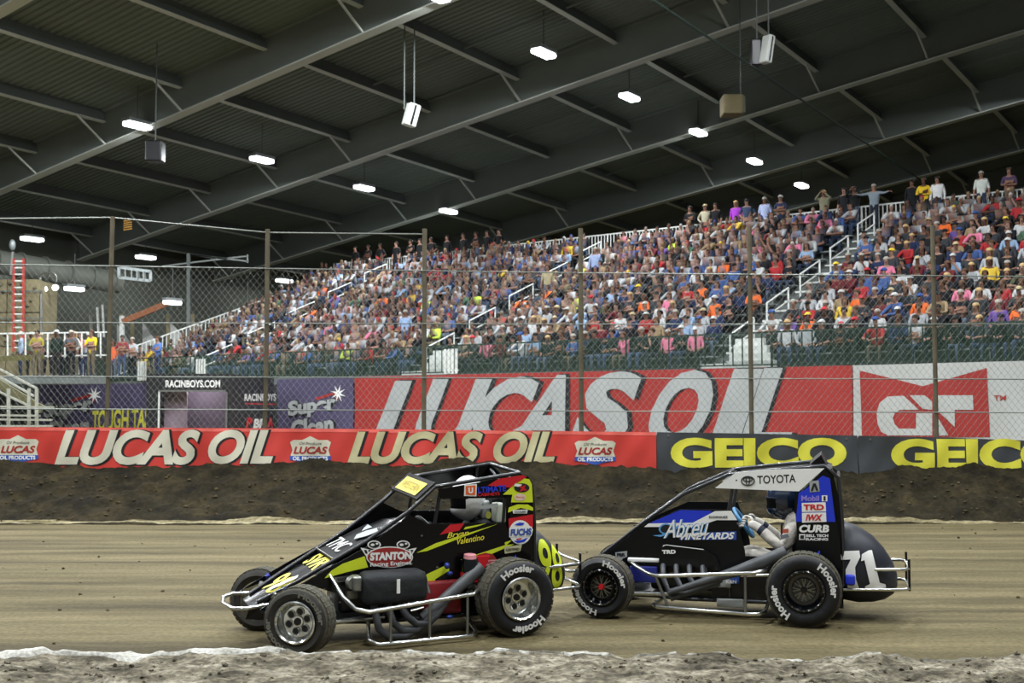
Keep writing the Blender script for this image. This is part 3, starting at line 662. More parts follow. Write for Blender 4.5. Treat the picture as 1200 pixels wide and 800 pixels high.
ld = thing('ladder', 'tall red extension ladder leaning on the sandy tower', 'ladder', L(22, 415, TY - 0.5))
M_LRED = pm('red fibreglass', '#94281f', 0.6, 0, 0.1, 3)
la = [L(16.5, 303, TY - 0.35), L(27.5, 303, TY - 0.35)]; lb = [L(16, 412, TY - 0.9), L(27, 412, TY - 0.9)]
for a, b in zip(la, lb): part('side_rail', MB().bar(a, b, 0.06, 0.10), M_LRED, ld)
for i in range(14):
    k = (i + 0.4) / 14; part('rung', MB().tube([Vector(la[0]).lerp(Vector(lb[0]), k), Vector(la[1]).lerp(Vector(lb[1]), k)], 0.034, 6), M_WHITE, ld)
fl = thing('floodlight_stand', 'hooked pole with two round lit floodlights beside the sandy tower', 'lamp', L(50, 395, TY + 1))
arc = [L(47, 395, TY + 1), L(47, 335, TY + 1)] + [L(57 - 10 * math.cos(a), 326 - 7 * math.sin(a) , TY + 1) for a in np.linspace(0.2, PI - 0.3, 7)] + [L(66, 330, TY + 1)]
part('pole', MB().tube(arc, 0.04, 6), M_STEEL, fl)
fe = emit('lit floodlight glass', (1.0, 0.97, 0.88), 8)
for px, py in ((53, 338), (65.5, 336.5)):
    c = L(px, py, TY + 0.8); h = part('lamp_head', MB().ball(c, (0.17, 0.14, 0.16), 10, 8), M_STEEL, fl, 60); part('lit_glass', MB().ball((c[0], c[1] - 0.07, c[2] - 0.02), (0.14, 0.10, 0.13), 10, 8), fe, h, 60)
sp = thing('spotlight', 'white spotlight on a post above the red ladder', 'lamp', L(15, 330, TY + 0.3))
part('post', MB().bar(L(13, 322, TY + 0.3), L(15.5, 295, TY + 0.3), 0.09, 0.09), M_STEEL, sp)
part('lamp_head', MB().ball(L(14.5, 287, TY + 0.3), (0.13, 0.16, 0.24), 10, 8), M_BLEACH, sp, 60)
du = thing('lit_band_tube', 'long pale tube standing in for a lit band on the left end wall', 'tube', RC(40, 53, 9))  # added tube stands in for a band of light on the wall
A = L(-60, 297, 53); B = L(138, 331, 60)
part('band_tube', MB().tube([A, B], 0.55, 16), M_BAND, du, 40)
for k in np.linspace(0.1, 0.95, 7): part('seam_ring', MB().tube([Vector(A).lerp(Vector(B), k), Vector(A).lerp(Vector(B), k + 0.008)], 0.65, 16), M_BAND, du, 40)
vt = thing('wall_vent', 'white louvred vent box hanging right of the brown post', 'vent', L(158, 330, 52))
for a, b in (((139.5, 313), (139.5, 325)), ((139.5, 325), (176.5, 329)), ((176.5, 329), (176.5, 318)), ((139.5, 313), (176.5, 318))): part('frame_bar', MB().bar(L(*a, 52), L(*b, 52), 0.07, 0.12), M_BLEACH, vt)
for i in range(1, 5): part('louvre', MB().bar(L(139.5 + 7.4 * i, 314 + 0.9 * i, 52), L(139.5 + 7.4 * i, 325.5 + 0.9 * i, 52), 0.30 if i > 2 else 0.08, 0.04), M_BLEACH, vt)
fr = thing('steel_frame', 'grey cantilevered steel frame on a column left of the stand', 'frame', L(222, 400, 58))
part('column', MB().bar(L(221, 400, 58), L(221, 297, 58), 0.15, 0.15), M_PURLIN, fr)
for a, b in (((221, 298), (290, 306)), ((221, 308), (290, 300)), ((290, 298), (290, 308)), ((221, 298), (262, 303)), ((190, 312), (221, 308))): part('arm', MB().bar(L(*a, 58), L(*b, 58), 0.07, 0.07), M_GIRDER, fr)
bo = thing('boom_arm', 'orange lattice boom slanting up left of the stand', 'boom', L(145, 400, 60))
part('boom', MB().bar(L(144, 377, 60), L(197, 355, 60), 0.28, 0.28), pm('orange machine paint', '#8d5430', 0.6, 0, 0.1, 2), bo)
part('boom_tip', MB().bar(L(196, 355, 60), L(207, 354, 60), 0.2, 0.3), M_STEEL, bo); part('mast', MB().bar(L(143, 405, 60), L(143, 370, 60), 0.2, 0.2), M_WHITE, bo)
lo_ = thing('wall_louvre', 'small amber louvre below the roof beside the left post', 'vent', L(150, 270, 56))
for i in range(5): part('slat', MB().bar(L(145, 259 + 2.6 * i, 56), L(154.5, 257.5 + 2.6 * i, 56), 0.05, 0.05), pm('amber slat', '#c8923c', 0.6) if i == 0 else bpy.data.materials['amber slat'], lo_)
tn = thing('white_tent', 'white tent side walls with tan posts beyond the concourse crowd', 'tent', L(180, 410, 62))
for i, (a, b, t0, t1) in enumerate(((137, 165, 379, 377), (167, 196, 377, 375), (198, 240, 376, 373))):
    part('tent_wall', MB().hexa([tuple(L(px, py, Yd)) for py, in ((418,), (0,)) for px, Yd in ((a, 62), (b, 62), (b, 62.1), (a, 62.1)) for py in ((418 if py else (t0 if px == a else t1)),)]), M_BWHITE, tn)
for px in (143, 155, 197, 226): part('tent_post', MB().bar(L(px, 418, 61.8), L(px, 368, 61.8), 0.16, 0.16), M_TAN, tn)
for px, w in ((108, 8), (116, 5), (122, 4)): part('side_flap', MB().bar(L(px - 2, 345 + 3 * w, 60), L(px, 395, 60), w / 1400 * 60, 0.05), M_WHITE if px > 110 else M_CONC, tn)
# open concourse deck with its white fence, left of the stand
cf = thing('concourse_fence', 'white open fence in front of the people at the far left', 'railing', L(60, 415, 49))
for py in (389, 416): part('rail', MB().bar(L(-20, py + 2, 46.8), L(126, py, 46.8), 0.05, 0.05), M_WHITE, cf)
for px in (9, 30, 56, 76, 96, 118): part('post', MB().bar(L(px, 390, 46.8), L(px, 419, 46.8), 0.07 if px in (56,) else 0.05, 0.05), M_WHITE, cf)
yb_ = single('yellow_barrier', MB().bar(L(-20, 421, 46.5), L(52, 418, 46.5), 0.1, 0.2), pm('yellow board', '#57522a', 0.7, 0, 0.2, 1), 'low yellow board under the white fence at the far left', 'barrier')
# access stair at the left edge
sr = thing('access_stair', 'grey metal stair with pale handrails at the left edge below the concourse', 'stairs', L(20, 510, 36))
M_SR = pm('pale grey rail', '#a8a99c', 0.5, 0.2, 0.1, 2)
for (a, b, Yd) in (((-30, 417), (43, 455), 36), ((-30, 425), (40, 464), 36), ((-30, 445), (33, 475), 37)): part('handrail', MB().bar(L(*a, Yd), L(*b, Yd), 0.06, 0.06), M_SR, sr)
for (a, b, Yd) in (((-20, 476), (62, 477), 35), ((-20, 486), (46, 487), 35), ((-20, 491), (60, 492), 35), ((-20, 499), (60, 499), 35)): part('tread', MB().bar(L(*a, Yd), L(*b, Yd), 0.22, 0.05), M_SR, sr)
for px in (10, 34, 43): part('post', MB().bar(L(px, 455, 35.5), L(px, 515, 35.5), 0.08, 0.08), M_SR, sr)
part('stringer', MB().bar(L(-30, 432, 37.5), L(50, 480, 37.5), 0.1, 0.25), pm('olive steel', '#5d5a3c', 0.6), sr)
# things hanging under the roof
def hang(name, lab, cat, px, py, Y, build, ropes):
    c = L(px, py, Y); t = thing(name, lab, cat, c)
    build(t, Vector(c))
    for dx in ropes: part('hanging_rod', MB().bar((c[0] + dx, c[1], c[2] + 0.2), (c[0] + dx, c[1], c[2] + 4.0), 0.04, 0.04), M_PURLIN, t)
def spk(w, h, d, tilt):
    def f(t, c):
        m = Matrix.Translation(c) @ Matrix.Rotation(tilt, 4, 'Y') @ Matrix.Rotation(0.5, 4, 'Z')
        for nm, b, mt in (('cabinet', (-w / 2, w / 2, -d / 2, d / 2, -h / 2, h / 2), M_WHITE), ('grille', (-w * .1, w * .1, -d / 2 - .02, -d / 2, -h * .45, h * .45), M_BLACK)):
            mb = MB().rbox(*b, 0.008 if nm == 'grille' else 0.04); mb.v = [(m @ Vector(p))[:] for p in mb.v]; part(nm, mb, mt, t)
    return f
hang('hanging_speaker', 'white speaker hanging under the roof left of centre', 'speaker', 482, 135, 42, spk(0.42, 0.8, 0.4, 0.25), (-0.25, 0.1))
hang('hanging_speaker', 'white speaker hanging under the roof at the right beside a black one', 'speaker', 899, 58, 40, spk(0.26, 0.95, 0.4, 0.15), (0.05,))
hang('hanging_speaker', 'black speaker cabinet hanging beside the white one at the right', 'speaker', 887, 61, 40.3, lambda t, c: part('cabinet', MB().rbox(c[0] - .22, c[0] + .12, c[1] - .2, c[1] + .2, c[2] - .5, c[2] + .4, .04), M_BLACK, t), (0.0,))
hang('heater_box', 'tan box heater hanging on a chain under the roof', 'heater', 860, 124, 43, lambda t, c: (part('casing', MB().rbox(c[0] - .45, c[0] + .28, c[1] - .4, c[1] + .4, c[2] - .36, c[2] + .34, .05), M_TAN, t), part('outlet', MB().box(c[0] + .28, c[0] + .36, c[1] - .3, c[1] + .3, c[2] - .3, c[2] + .3), M_CONC, t)), (0.25,))
hang('hanging_speaker', 'dark box hanging in shadow under the roof at the left', 'speaker', 182, 178, 43, lambda t, c: part('cabinet', MB().rbox(c[0] - .3, c[0] + .3, c[1] - .3, c[1] + .3, c[2] - .38, c[2] + .38, .05), M_BLACK, t), (0.0,))
# ---------------------------------------------------------------- bodies grown on a skeleton
def skin_mesh(name, nodes, edges, roots, sub=1):
    """nodes: {key: ((x,y,z), r or (rx,ry))}; returns an evaluated mesh"""
    ks = list(nodes); ix = {k: i for i, k in enumerate(ks)}
    me = bpy.data.meshes.new(name); me.from_pydata([nodes[k][0] for k in ks], [(ix[a], ix[b]) for a, b in edges], [])
    o = bpy.data.objects.new(name, me); C.objects.link(o); o.modifiers.new('s', 'SKIN')
    sv = me.skin_vertices[0].data
    for k in ks:
        r = nodes[k][1]; sv[ix[k]].radius = r if isinstance(r, tuple) else (r, r); sv[ix[k]].use_root = k in roots
    if sub:
        m = o.modifiers.new('u', 'SUBSURF'); m.levels = sub; m.render_levels = sub
    dg = bpy.context.evaluated_depsgraph_get(); out = bpy.data.meshes.new_from_object(o.evaluated_get(dg)); bpy.data.objects.remove(o); bpy.data.meshes.remove(me)
    return out
def hand(nodes, edges, roots, s, wrist, d, n, side, curl=0.5, k=1.0):
    """palm at the wrist, four unequal bent fingers and a thumb; d = pointing, n = back of hand, side = thumb side"""
    w = Vector(wrist); d = Vector(d).normalized(); n = Vector(n); n = (n - d * n.dot(d)).normalized(); t = d.cross(n) * side
    pal = w + d * 0.055 * k; nodes[s + 'palm'] = (pal[:], (0.036 * k, 0.022 * k)); edges.append((s + 'wrist', s + 'palm'))
    for i, ln in enumerate((0.072, 0.080, 0.075, 0.058)):
        b = pal + d * 0.018 * k + t * (0.030 - 0.020 * i) * k; a = curl
        d1 = (d * math.cos(a * .6) - n * math.sin(a * .6)); d2 = (d * math.cos(a * 1.6) - n * math.sin(a * 1.6)); d3 = (d * math.cos(a * 2.6) - n * math.sin(a * 2.6))
        p1 = b + d1 * ln * .5 * k; p2 = p1 + d2 * ln * .33 * k; p3 = p2 + d3 * ln * .27 * k
        for j, (p, r) in enumerate(((b, .0095), (p1, .0092), (p2, .0085), (p3, .007))):
            nodes['%sf%d%d' % (s, i, j)] = (p[:], r * k)
            if j: edges.append(('%sf%d%d' % (s, i, j - 1), '%sf%d%d' % (s, i, j)))
        roots.add('%sf%d0' % (s, i))
    b = w + d * 0.03 * k + t * 0.024 * k; p1 = b + (d * .5 + t * .8 - n * .2).normalized() * .038 * k; p2 = p1 + (d * .85 + t * .25 - n * .4 * (0.5 + curl)).normalized() * .035 * k
    for j, (p, r) in enumerate(((b, .013), (p1, .011), (p2, .0085))):
        nodes['%st%d' % (s, j)] = (p[:], r * k)
        if j: edges.append(('%st%d' % (s, j - 1), '%st%d' % (s, j)))
    roots.add(s + 't0')
def paint(me, nodes, edges, rule, mats):
    """material slot of each face from the nearest bone"""
    for m in mats: me.materials.append(m)
    A = np.array([nodes[a][0] for a, b in edges]); B = np.array([nodes[b][0] for a, b in edges]); AB = B - A; LL = (AB ** 2).sum(1)
    cs = np.zeros(len(me.polygons) * 3); me.polygons.foreach_get('center', cs); cs = cs.reshape(-1, 3)
    T = np.clip(((cs[:, None] - A[None]) * AB[None]).sum(2) / LL[None], 0, 1); D = (((A[None] + T[..., None] * AB[None]) - cs[:, None]) ** 2).sum(2)
    j = D.argmin(1); t = T[np.arange(len(j)), j]
    mi = [rule(edges[q][0], edges[q][1], tt, c) for q, tt, c in zip(j, t, cs)]
    me.polygons.foreach_set('material_index', mi); me.shade_smooth(); return np.array(mi)

M_DUSTY = pm('dusty tyre sidewall', '#2d2b26', 0.8, 0.0, 0.25, 20, 0.2)
# ---------------------------------------------------------------- the two midget race cars
class Car:
    def __init__(s, lab, wx, wy, deg, roll):
        a = math.radians(deg); s.a = a; s.ex = np.array([math.cos(a), math.sin(a), 0]); s.ey = np.array([-math.sin(a), math.cos(a), 0])
        s.O = np.array([wx, wy, 0.0]) + 0.62 * s.ey; s.roll = roll
        s.t = thing('race_car', lab, 'race car', s.O, a)
    def px(s, x, y, yp=-0.335, off=0.0):          # photo pixel onto the side plane y = yp of the car, in car space
        p = on_plane(x, y, s.O + s.ey * yp, s.ey) - s.O
        return (float(p @ s.ex), yp - off, float(p[2]))
    def xz(s, pts, yp=-0.357): return [(q[0], q[2]) for q in (s.px(x, y, yp) for x, y in pts)]
    def add(s, name, mb, mat, parent=None, smooth=None, roll=True, lab=None):
        if roll: mb.v = [(x, y, z + s.roll * (y + 0.335)) for x, y, z in mb.v]
        return part(name, mb, mat, parent or s.t, smooth, world=False, lab=lab)
    def panel(s, name, pts, mat, y=-0.357, th=0.008, lab=None, both=True, parent=None):
        o = s.add(name, MB().prism(s.xz(pts, y), y - th / 2, y + th / 2), mat, parent, lab=lab)
        if both: s.add(name, MB().prism(s.xz(pts, y), -y - th / 2, -y + th / 2), mat, parent)
        return o
    def decal(s, name, shape, mat, parent, y=-0.357, off=0.006):
        v, f = shape
        return s.add(name, MB().add([s.px(p[0], p[1], y, off) for p in v], f), mat, parent)
    def wheel(s, x, y, R, w, steer, style, lets, near=True):
        hw = w / 2; rr = 0.188 if w > .25 else .172; q = 1 if near else -1
        prof = [(-hw + .03, rr), (-hw + .004, rr + .012), (-hw - .012, rr + .05), (-hw - .016, (rr + R) / 2 + .01), (-hw - .006, R - .045), (-hw + .012, R - .018), (-hw + .035, R - .004), (-hw * .4, R + .002), (hw * .4, R + .002), (hw - .035, R - .004), (hw - .012, R - .018), (hw + .006, R - .045), (hw + .016, (rr + R) / 2), (hw + .012, rr + .05), (hw - .004, rr + .012), (hw - .03, rr)]
        mb = MB().lathe(prof, 48, closed=False)
        n = 48
        for i in range(len(mb.f)):
            if 5 <= i // n <= 8: mb.m[i] = 1
        # tread blocks
        for k in range(36):
            a = 2 * PI * k / 36
            for c0, c1 in ((-hw + .03, -hw * .38), (-hw * .3, hw * .3), (hw * .38, hw - .03)):
                mb2 = [(c, (R + d) * math.cos(a + e), (R + d) * math.sin(a + e)) for d in (-.004, .0045) for c, e in ((c0, -.07), (c1, -.07), (c1, .07), (c0, .07))]
                mb.hexa([(u, c, v) for c, u, v in mb2], 1)
        t = s.add('wheel', mb, [M_DUSTY if style == 'chrome' and w < .25 else M_RUBBER, M_TREAD], None, 40, roll=False); t.location = (x, y, R + .004); t.rotation_euler = (0, 0, math.radians(steer) + (0 if near else PI))
        chrome, dark = (M_CHROME, M_BLACK)
        bar = chrome if style == 'chrome' else M_BLACKGLOSS
        dep = .11 if w > .25 else .07
        rim = MB().lathe([(-hw - .012, rr + .006), (-hw - .018, rr - .004), (-hw - .008, rr - .016), (-hw + .02, rr - .020), (-hw + dep * .6, rr - .036), (-hw + dep, rr - .045), (-hw + dep + .004, .05), (-hw + dep - .012, .045), (-hw + dep - .014, .002)], 40, closed=False)
        rim.lathe([(hw - .01, rr + .004), (hw - .03, rr - .02), (-hw + dep, rr - .045)], 40, closed=False)
        s.add('rim', rim, bar, t, 35, roll=False)
        mb = MB()
        for k in range(20):
            a = 2 * PI * k / 20; mb.lathe([(-hw - .022, .0005), (-hw - .022, .006), (-hw - .010, .006)], 6, c=((rr - .008) * math.cos(a), 0, (rr - .008) * math.sin(a)), closed=False)
        label(s.add('rim_bolts', mb, M_STEEL, t, roll=False), kind='stuff')
        if style == 'chrome':
            for k in range(6):
                a = 2 * PI * k / 6 + .3; c = (.083 * math.cos(a), -hw + dep - .006, .083 * math.sin(a))
                h = s.add('rim_hole', MB().disc(c, .027, 'y', 14), dark, t, roll=False)
                s.add('hole_ring', MB().lathe([(-.002, .026), (-.008, .030), (-.001, .036)], 14, c=c, closed=False), chrome, t, 40, roll=False)
            s.add('hub', MB().lathe([(-hw + dep - .03, .001), (-hw + dep - .03, .028), (-hw + dep, .036)], 16, closed=False), dark, t, 40, roll=False)
        else:
            for k in range(8):
                a = 2 * PI * k / 8; m = MB()
                for e in (-.16, .16): m.bar((.03 * math.cos(a), -hw + dep - .014, .03 * math.sin(a)), (.108 * math.cos(a + e), -hw + dep - .008, .108 * math.sin(a + e)), .010, .010, (0, 1, 0))
                s.add('spoke', m, M_STEEL, t, roll=False)
            s.add('center_ring', MB().lathe([(-hw + dep - .004, .104), (-hw + dep - .014, .108), (-hw + dep - .004, .114)], 28, closed=False), M_STEEL, t, 40, roll=False)
            s.add('hub', MB().lathe([(-hw + dep - .045, .001), (-hw + dep - .045, .024), (-hw + dep - .01, .034)], 16, closed=False), (M_RED if w < .25 else M_BLACK), t, 40, roll=False)
        for cen, txt in lets:
            v, f = text2d(txt, bold=0.04, res=3); v, f = cut2d(v, f, .06, v.min(0), v.max(0))
            hgt = (R - rr) * .46; rm = rr + (R - rr) * .34; arc = 2.0 * .30 / R * .70
            pts = []
            for u, vv in v:
                th = math.radians(cen) + arc * (.5 - u); r = rm + hgt * vv
                pts.append((r * math.cos(th), -hw - .0205, r * math.sin(th)))
            s.add('sidewall_lettering', MB().add(pts, f), M_LETTER if style != 'chrome' or w > .25 else M_STEEL, t, roll=False)
        return t
def ring(c, r, nrm, n=24):
    nrm = Vector(nrm).normalized(); x = nrm.orthogonal().normalized(); y = nrm.cross(x)
    return [(Vector(c) + (x * math.cos(2 * PI * i / n) + y * math.sin(2 * PI * i / n)) * r)[:] for i in range(n)]
def loft(stations, n=20, e=2.6):      # body stations: (x, half width, z0, z1)
    P = []
    for x, hw, z0, z1 in stations:
        row = []
        for j in range(n + 1):
            t = 2 * PI * j / n; c, q = math.cos(t), math.sin(t)
            row.append((x, hw * math.copysign(abs(c) ** (2 / e), c), (z0 + z1) / 2 + (z1 - z0) / 2 * math.copysign(abs(q) ** (2 / e), q)))
        P.append(row)
    return P
def build_common(c, bars, hood, tank, roofrear, M, front_z):
    # roll cage
    for sgn in (-1, 1):
        c.add('cage_rail', MB().tube([(x, sgn * w, z) for x, z, w in bars] + [(roofrear[0], sgn * .33, roofrear[1]), (roofrear[0] + .13, sgn * .33, roofrear[1] - .12), (.36, sgn * .32, .95), (.36, sgn * .30, .35)], .019, 8), M['cage'], smooth=60)
        c.add('frame_rail', MB().tube([(bars[0][0] + .02, sgn * .17, front_z - .08), (-1.85, sgn * .26, .20), (-1.2, sgn * .31, .16), (.1, sgn * .31, .16), (.36, sgn * .30, .35)], .019, 8), M['cage'], smooth=60)
        k = len(bars) - 1; rx, rz, rw = bars[k]
        c.add('cage_upright', MB().tube([(rx + .06, sgn * .33, rz + .01), (rx - .02, sgn * .33, .92), (-.72, sgn * .31, .16)], .018, 8), M['cage'], smooth=60)
        c.add('cage_upright', MB().tube([(.06, sgn * .33, roofrear[1] - .02), (.02, sgn * .33, .95), (.02, sgn * .31, .16)], .018, 8), M['cage'], smooth=60)
    k = len(bars) - 1
    for x, z in ((bars[k][0], bars[k][1]), (roofrear[0], roofrear[1]), (roofrear[0] + .13, roofrear[1] - .12), (-.72, .93)):
        c.add('cage_crossbar', MB().tube([(x, -.33, z), (x, .33, z)], .018, 8), M['cage'], smooth=60)
    c.add('cage_crossbar', MB().tube([(.36, -.32, .95), (.20, .33, roofrear[1] - .05)], .016, 6), M['cage'], smooth=60)
    # hood sheet between the rails
    P = []
    for x, hw, zs, zt in hood:
        P.append([(x, hw * u, zs + (zt - zs) * (1 - u * u)) for u in np.linspace(-1, 1, 9)])
    c.add('hood', MB().grid(P), M['body'], smooth=50)
    x, hw, zs, zt = hood[0]
    c.add('nose_cap', MB().hexa([(x - .03, -hw * .8, .22), (x + .3, -.2, .20), (x + .3, .2, .20), (x - .03, hw * .8, .22), (x, -hw, zs), (x + .3, -.22, zs + .15), (x + .3, .22, zs + .15), (x, hw, zs)]), M['body'])
    # floor, firewall, engine bay mass, seat
    c.add('belly_pan', MB().hexa([(-1.9, -.22, .15), (.36, -.30, .13), (.36, .30, .13), (-1.9, .22, .15), (-1.9, -.22, .20), (.36, -.30, .18), (.36, .30, .18), (-1.9, .22, .20)]), M_BLACK)
    c.add('engine_block', MB().rbox(-1.52, -.85, -.20, .20, .22, .62, .04), M_BLACK, smooth=40)
    for i in range(4): c.add('cylinder_head', MB().rbox(-1.47 + .15 * i, -1.36 + .15 * i, -.27, -.18, .36, .56, .015), M_STEEL, smooth=40)
    c.add('firewall', MB().box(-.80, -.77, -.31, .31, .18, .92), M_BLACK)
    c.add('rear_bulkhead', MB().box(.20, .23, -.31, .31, .2, 1.25), M_BLACK)
    for sgn in (-1, 1): c.add('lower_panel', MB().box(-.90, .30, sgn * .30 - .005, sgn * .30 + .005, .17, .60), M_BLACK)
    c.add('seat', MB().rbox(-.02, .10, -.22, .22, .30, 1.22, .05).rbox(-.45, .05, -.24, .24, .26, .42, .05).rbox(-.12, .06, -.25, -.17, .40, .92, .03).rbox(-.12, .06, .17, .25, .40, .92, .03), M_BLACK, smooth=40)
    c.add('steering_column', MB().tube([(-.80, 0, .80), (-.60, 0, .90)], .018, 6), M_STEEL)
    # tail tank
    c.add('tail_tank', MB().grid(loft(tank)), M['tank'], smooth=60)
    # axles and links
    c.add('front_axle', MB().tube([(-1.97, -.55, .29), (-1.97, .55, .29)], .028, 8), M_CHROME, smooth=60)
    c.add('rear_axle', MB().tube([(0, -.55, .35), (0, .60, .36)], .038, 8), M_STEEL, smooth=60, roll=False)
    for sgn in (-1, 1):
        c.add('radius_rod', MB().tube([(-1.95, sgn * .42, .21), (-1.15, sgn * .34, .21)], .024, 8), M_CHROME, smooth=60)
        c.add('radius_rod', MB().tube([(-.05, sgn * .42, .46), (-.85, sgn * .33, .40)], .016, 6), M_CHROME, smooth=60)
        c.add('torsion_arm', MB().bar((-1.97, sgn * .36, .30), (-2.12, sgn * .22, .44), .03, .05), M_STEEL)
        sh = c.add('shock_absorber', MB().tube([(-1.97, sgn * .40, .30), (-2.00, sgn * .34, .42), (-2.04, sgn * .29, .50)], [.018, .030, .018], 8), pm('dark blue shock', '#26338a', .4, .2) if 'dark blue shock' not in bpy.data.materials else bpy.data.materials['dark blue shock'], smooth=60)
        c.add('shock_absorber', MB().tube([(.02, sgn * .40, .38), (.16, sgn * .33, .72)], .024, 8), M_VBLUE, smooth=60)

# --- black and yellow car
c1 = Car('black and yellow open wheel midget race car with red accents, at the left', .02, 10.98, 26, .085)
M1 = dict(cage=pm('black cage paint', '#17181b', 0.3, 0.0, 0.1, 5, 0, .5, .2), body=pm('black car gloss', '#050507', 0.25, 0, 0.2, 3, 0, .3, 0), tank=pm('charcoal tank plastic', '#2a2c31', 0.45))
bars1 = [(-2.24, .37, .15), (-1.89, .55, .23), (-1.30, .87, .29), (-.91, 1.13, .33), (-.66, 1.34, .33)]
hood1 = [(-2.30, .13, .33, .34), (-2.1, .19, .42, .44), (-1.89, .225, .53, .55), (-1.3, .285, .81, .83), (-1.12, .31, .90, .93), (-.98, .32, .93, 1.00), (-.80, .33, .93, 1.01), (-.70, .33, .92, .95)]
tank1 = [(.24, .28, .30, .90), (.36, .31, .24, .92), (.50, .31, .22, .86), (.64, .27, .23, .74), (.74, .21, .27, .62), (.80, .12, .33, .50), (.82, .03, .38, .44)]
build_common(c1, bars1, hood1, tank1, (.20, 1.445), M1, .37)
side1 = c1.panel('side_panel', [(304, 714), (352, 684), (430, 640), (480, 603), (501, 613), (592, 612), (602, 640), (622, 650), (622, 690), (560, 692), (520, 690), (470, 690), (425, 690), (392, 694), (372, 688), (340, 700)], M1['body'])
roof1 = c1.panel('roof_panel', [(513, 573), (612, 556), (619, 560), (600, 581), (586, 583), (517, 584)], M1['body'])
tail1 = c1.panel('tail_panel', [(612, 556), (619, 558), (623, 565), (624.5, 580), (624.5, 655), (596, 655), (597, 612), (600, 585), (588, 582), (603, 566)], M1['body'])
D = c1.decal; PM = poly_mesh
D('green_flash', PM([(380, 677), (388, 668), (401, 660), (427, 651), (431, 664), (405, 670)]), M_YEL, side1)
D('green_flash', PM([(488, 647), (510, 636), (584, 613), (560, 622), (500, 645)]), M_YEL, side1); D('green_flash', PM([(545, 617), (570, 612.5), (560, 616), (543, 620)]), M_YEL, side1)
D('green_flash', PM([(485, 702), (486, 690), (500, 672), (526, 660), (526, 668), (510, 678), (505, 690)]), M_YEL, side1)
D('green_flash', PM([(540, 655), (592, 638), (602, 637), (570, 651), (545, 659)]), M_YEL, side1); D('green_flash', PM([(591, 635), (600, 632), (592, 639)]), M_YEL, side1)
D('red_flash', PM([(515, 626), (527, 614), (544, 612.5), (538, 621)]), M_RED, side1)
D('script_lettering', text_box('Bryan', 536, 626, 26, 8, 8, shear=.4, bold=.01), M_YEL2, side1, off=.012); D('script_lettering', text_box('Valentino', 551, 631, 32, 7, 10, shear=.4, bold=.01), M_YEL2, side1, off=.012)
# engine-maker emblem: winged red oval with checks
for sx in (-1, 1):
    D('checker_wing', PM([(455 + sx * 33, 641), (455 + sx * 14, 645), (455 + sx * 22, 658)]), M_VWHITE, side1, off=.008)
    for k in range(3): D('check', PM([(455 + sx * (29 - 5 * k), 643.5), (455 + sx * (26 - 5 * k), 643.5), (455 + sx * (24.5 - 4 * k), 648), (455 + sx * (27 - 4 * k), 648)]), M_INK, side1, off=.011)
    D('checker_ring', PM(oval(455 + sx * 17, 637.5, 8, 5, 14)), M_VWHITE, side1, off=.010); D('checker_ring', PM(oval(455 + sx * 17, 637.5, 6.4, 3.8, 14)), M_INK, side1, off=.012)
    D('check', PM(oval(455 + sx * 17 - 2, 637.5, 2.4, 1.6, 8)), M_VWHITE, side1, off=.015); D('check', PM(oval(455 + sx * 17 + 3.2, 636.2, 1.6, 1.2, 8)), M_VWHITE, side1, off=.015)
D('emblem_oval', PM(oval(456, 652, 27.5, 12.5, 28)), M_VWHITE, side1, off=.012); D('emblem_oval', PM(oval(456, 652, 26, 11.3, 28)), M_BRED2, side1, off=.015)
D('lettering', text_box('STANTON', 457, 650.5, 49, 9.5, 2, bold=.06, shear=.1), M_VWHITE, side1, off=.02); D('lettering', text_box('Racing Engines', 457, 660, 48, 6, 3, bold=.02), M_VWHITE, side1, off=.02)
D('sponsor_strip', PM([(391, 676), (413, 673), (411, 680), (393, 682)]), M_STEEL, side1, off=.008); D('lettering', text_box('RACING', 403, 677.6, 16, 3.2, 6, bold=.03), M_INK, side1, off=.012)
D('sponsor_fan', PM([(553, 656), (559, 649.5), (568, 647), (577, 648.5), (582, 655)]), M_BRED2, side1, off=.008); D('sponsor_bar', PM([(552, 656), (582, 655), (582, 660), (570, 662), (567, 664), (564, 662), (552, 661)]), pm('pink vinyl', '#d79a9c', .5), side1, off=.010)
D('lettering', text_box('AUTO PARTS', 567, 658, 24, 3, 1, bold=.03), M_RED, side1, off=.014)
D('rivet', PM(oval(494, 627, 1.2, 1.2, 8)), M_STEEL, side1); D('rivet', PM(oval(482, 660, 1.2, 1.2, 8)), M_STEEL, side1); D('rivet', PM(oval(512, 664, 1.2, 1.2, 8)), M_STEEL, side1); D('rivet', PM(oval(380, 690, 1.2, 1.2, 8)), M_STEEL, side1); D('rivet', PM(oval(398, 705, 1.0, 1.0, 8)), M_STEEL, side1)
D('logo_square', PM([(544, 567.5), (558.5, 566.5), (558, 581), (543.5, 580.5)]), M_VWHITE, roof1); D('logo_square', PM([(545.5, 569), (557, 568), (556.6, 579.6), (545.2, 579)]), pm('orange vinyl', '#d9632c', .5), roof1, off=.009); D('lettering', text_box('U', 551, 574, 5.5, 7, 2, bold=.06), M_VWHITE, roof1, off=.013)
D('lettering', text_box('LTIMATE', 576, 572.5, 33, 7, 4, bold=.03), M_VBLUE, roof1, off=.009); D('lettering', text_box('CABINETS', 572, 578.5, 26, 3.6, 3, bold=.02), M_RED, roof1, off=.009)
D('red_flash', PM([(571, 568.5), (584, 560.5), (612, 556.2), (617, 558), (600, 571), (590, 570)]), M_RED, roof1, off=.006)
D('green_block', PM([(603, 566.5), (614, 560), (620, 561), (623, 567), (624.2, 588), (598.5, 588), (600, 579), (589, 579)]), M_YEL, tail1)
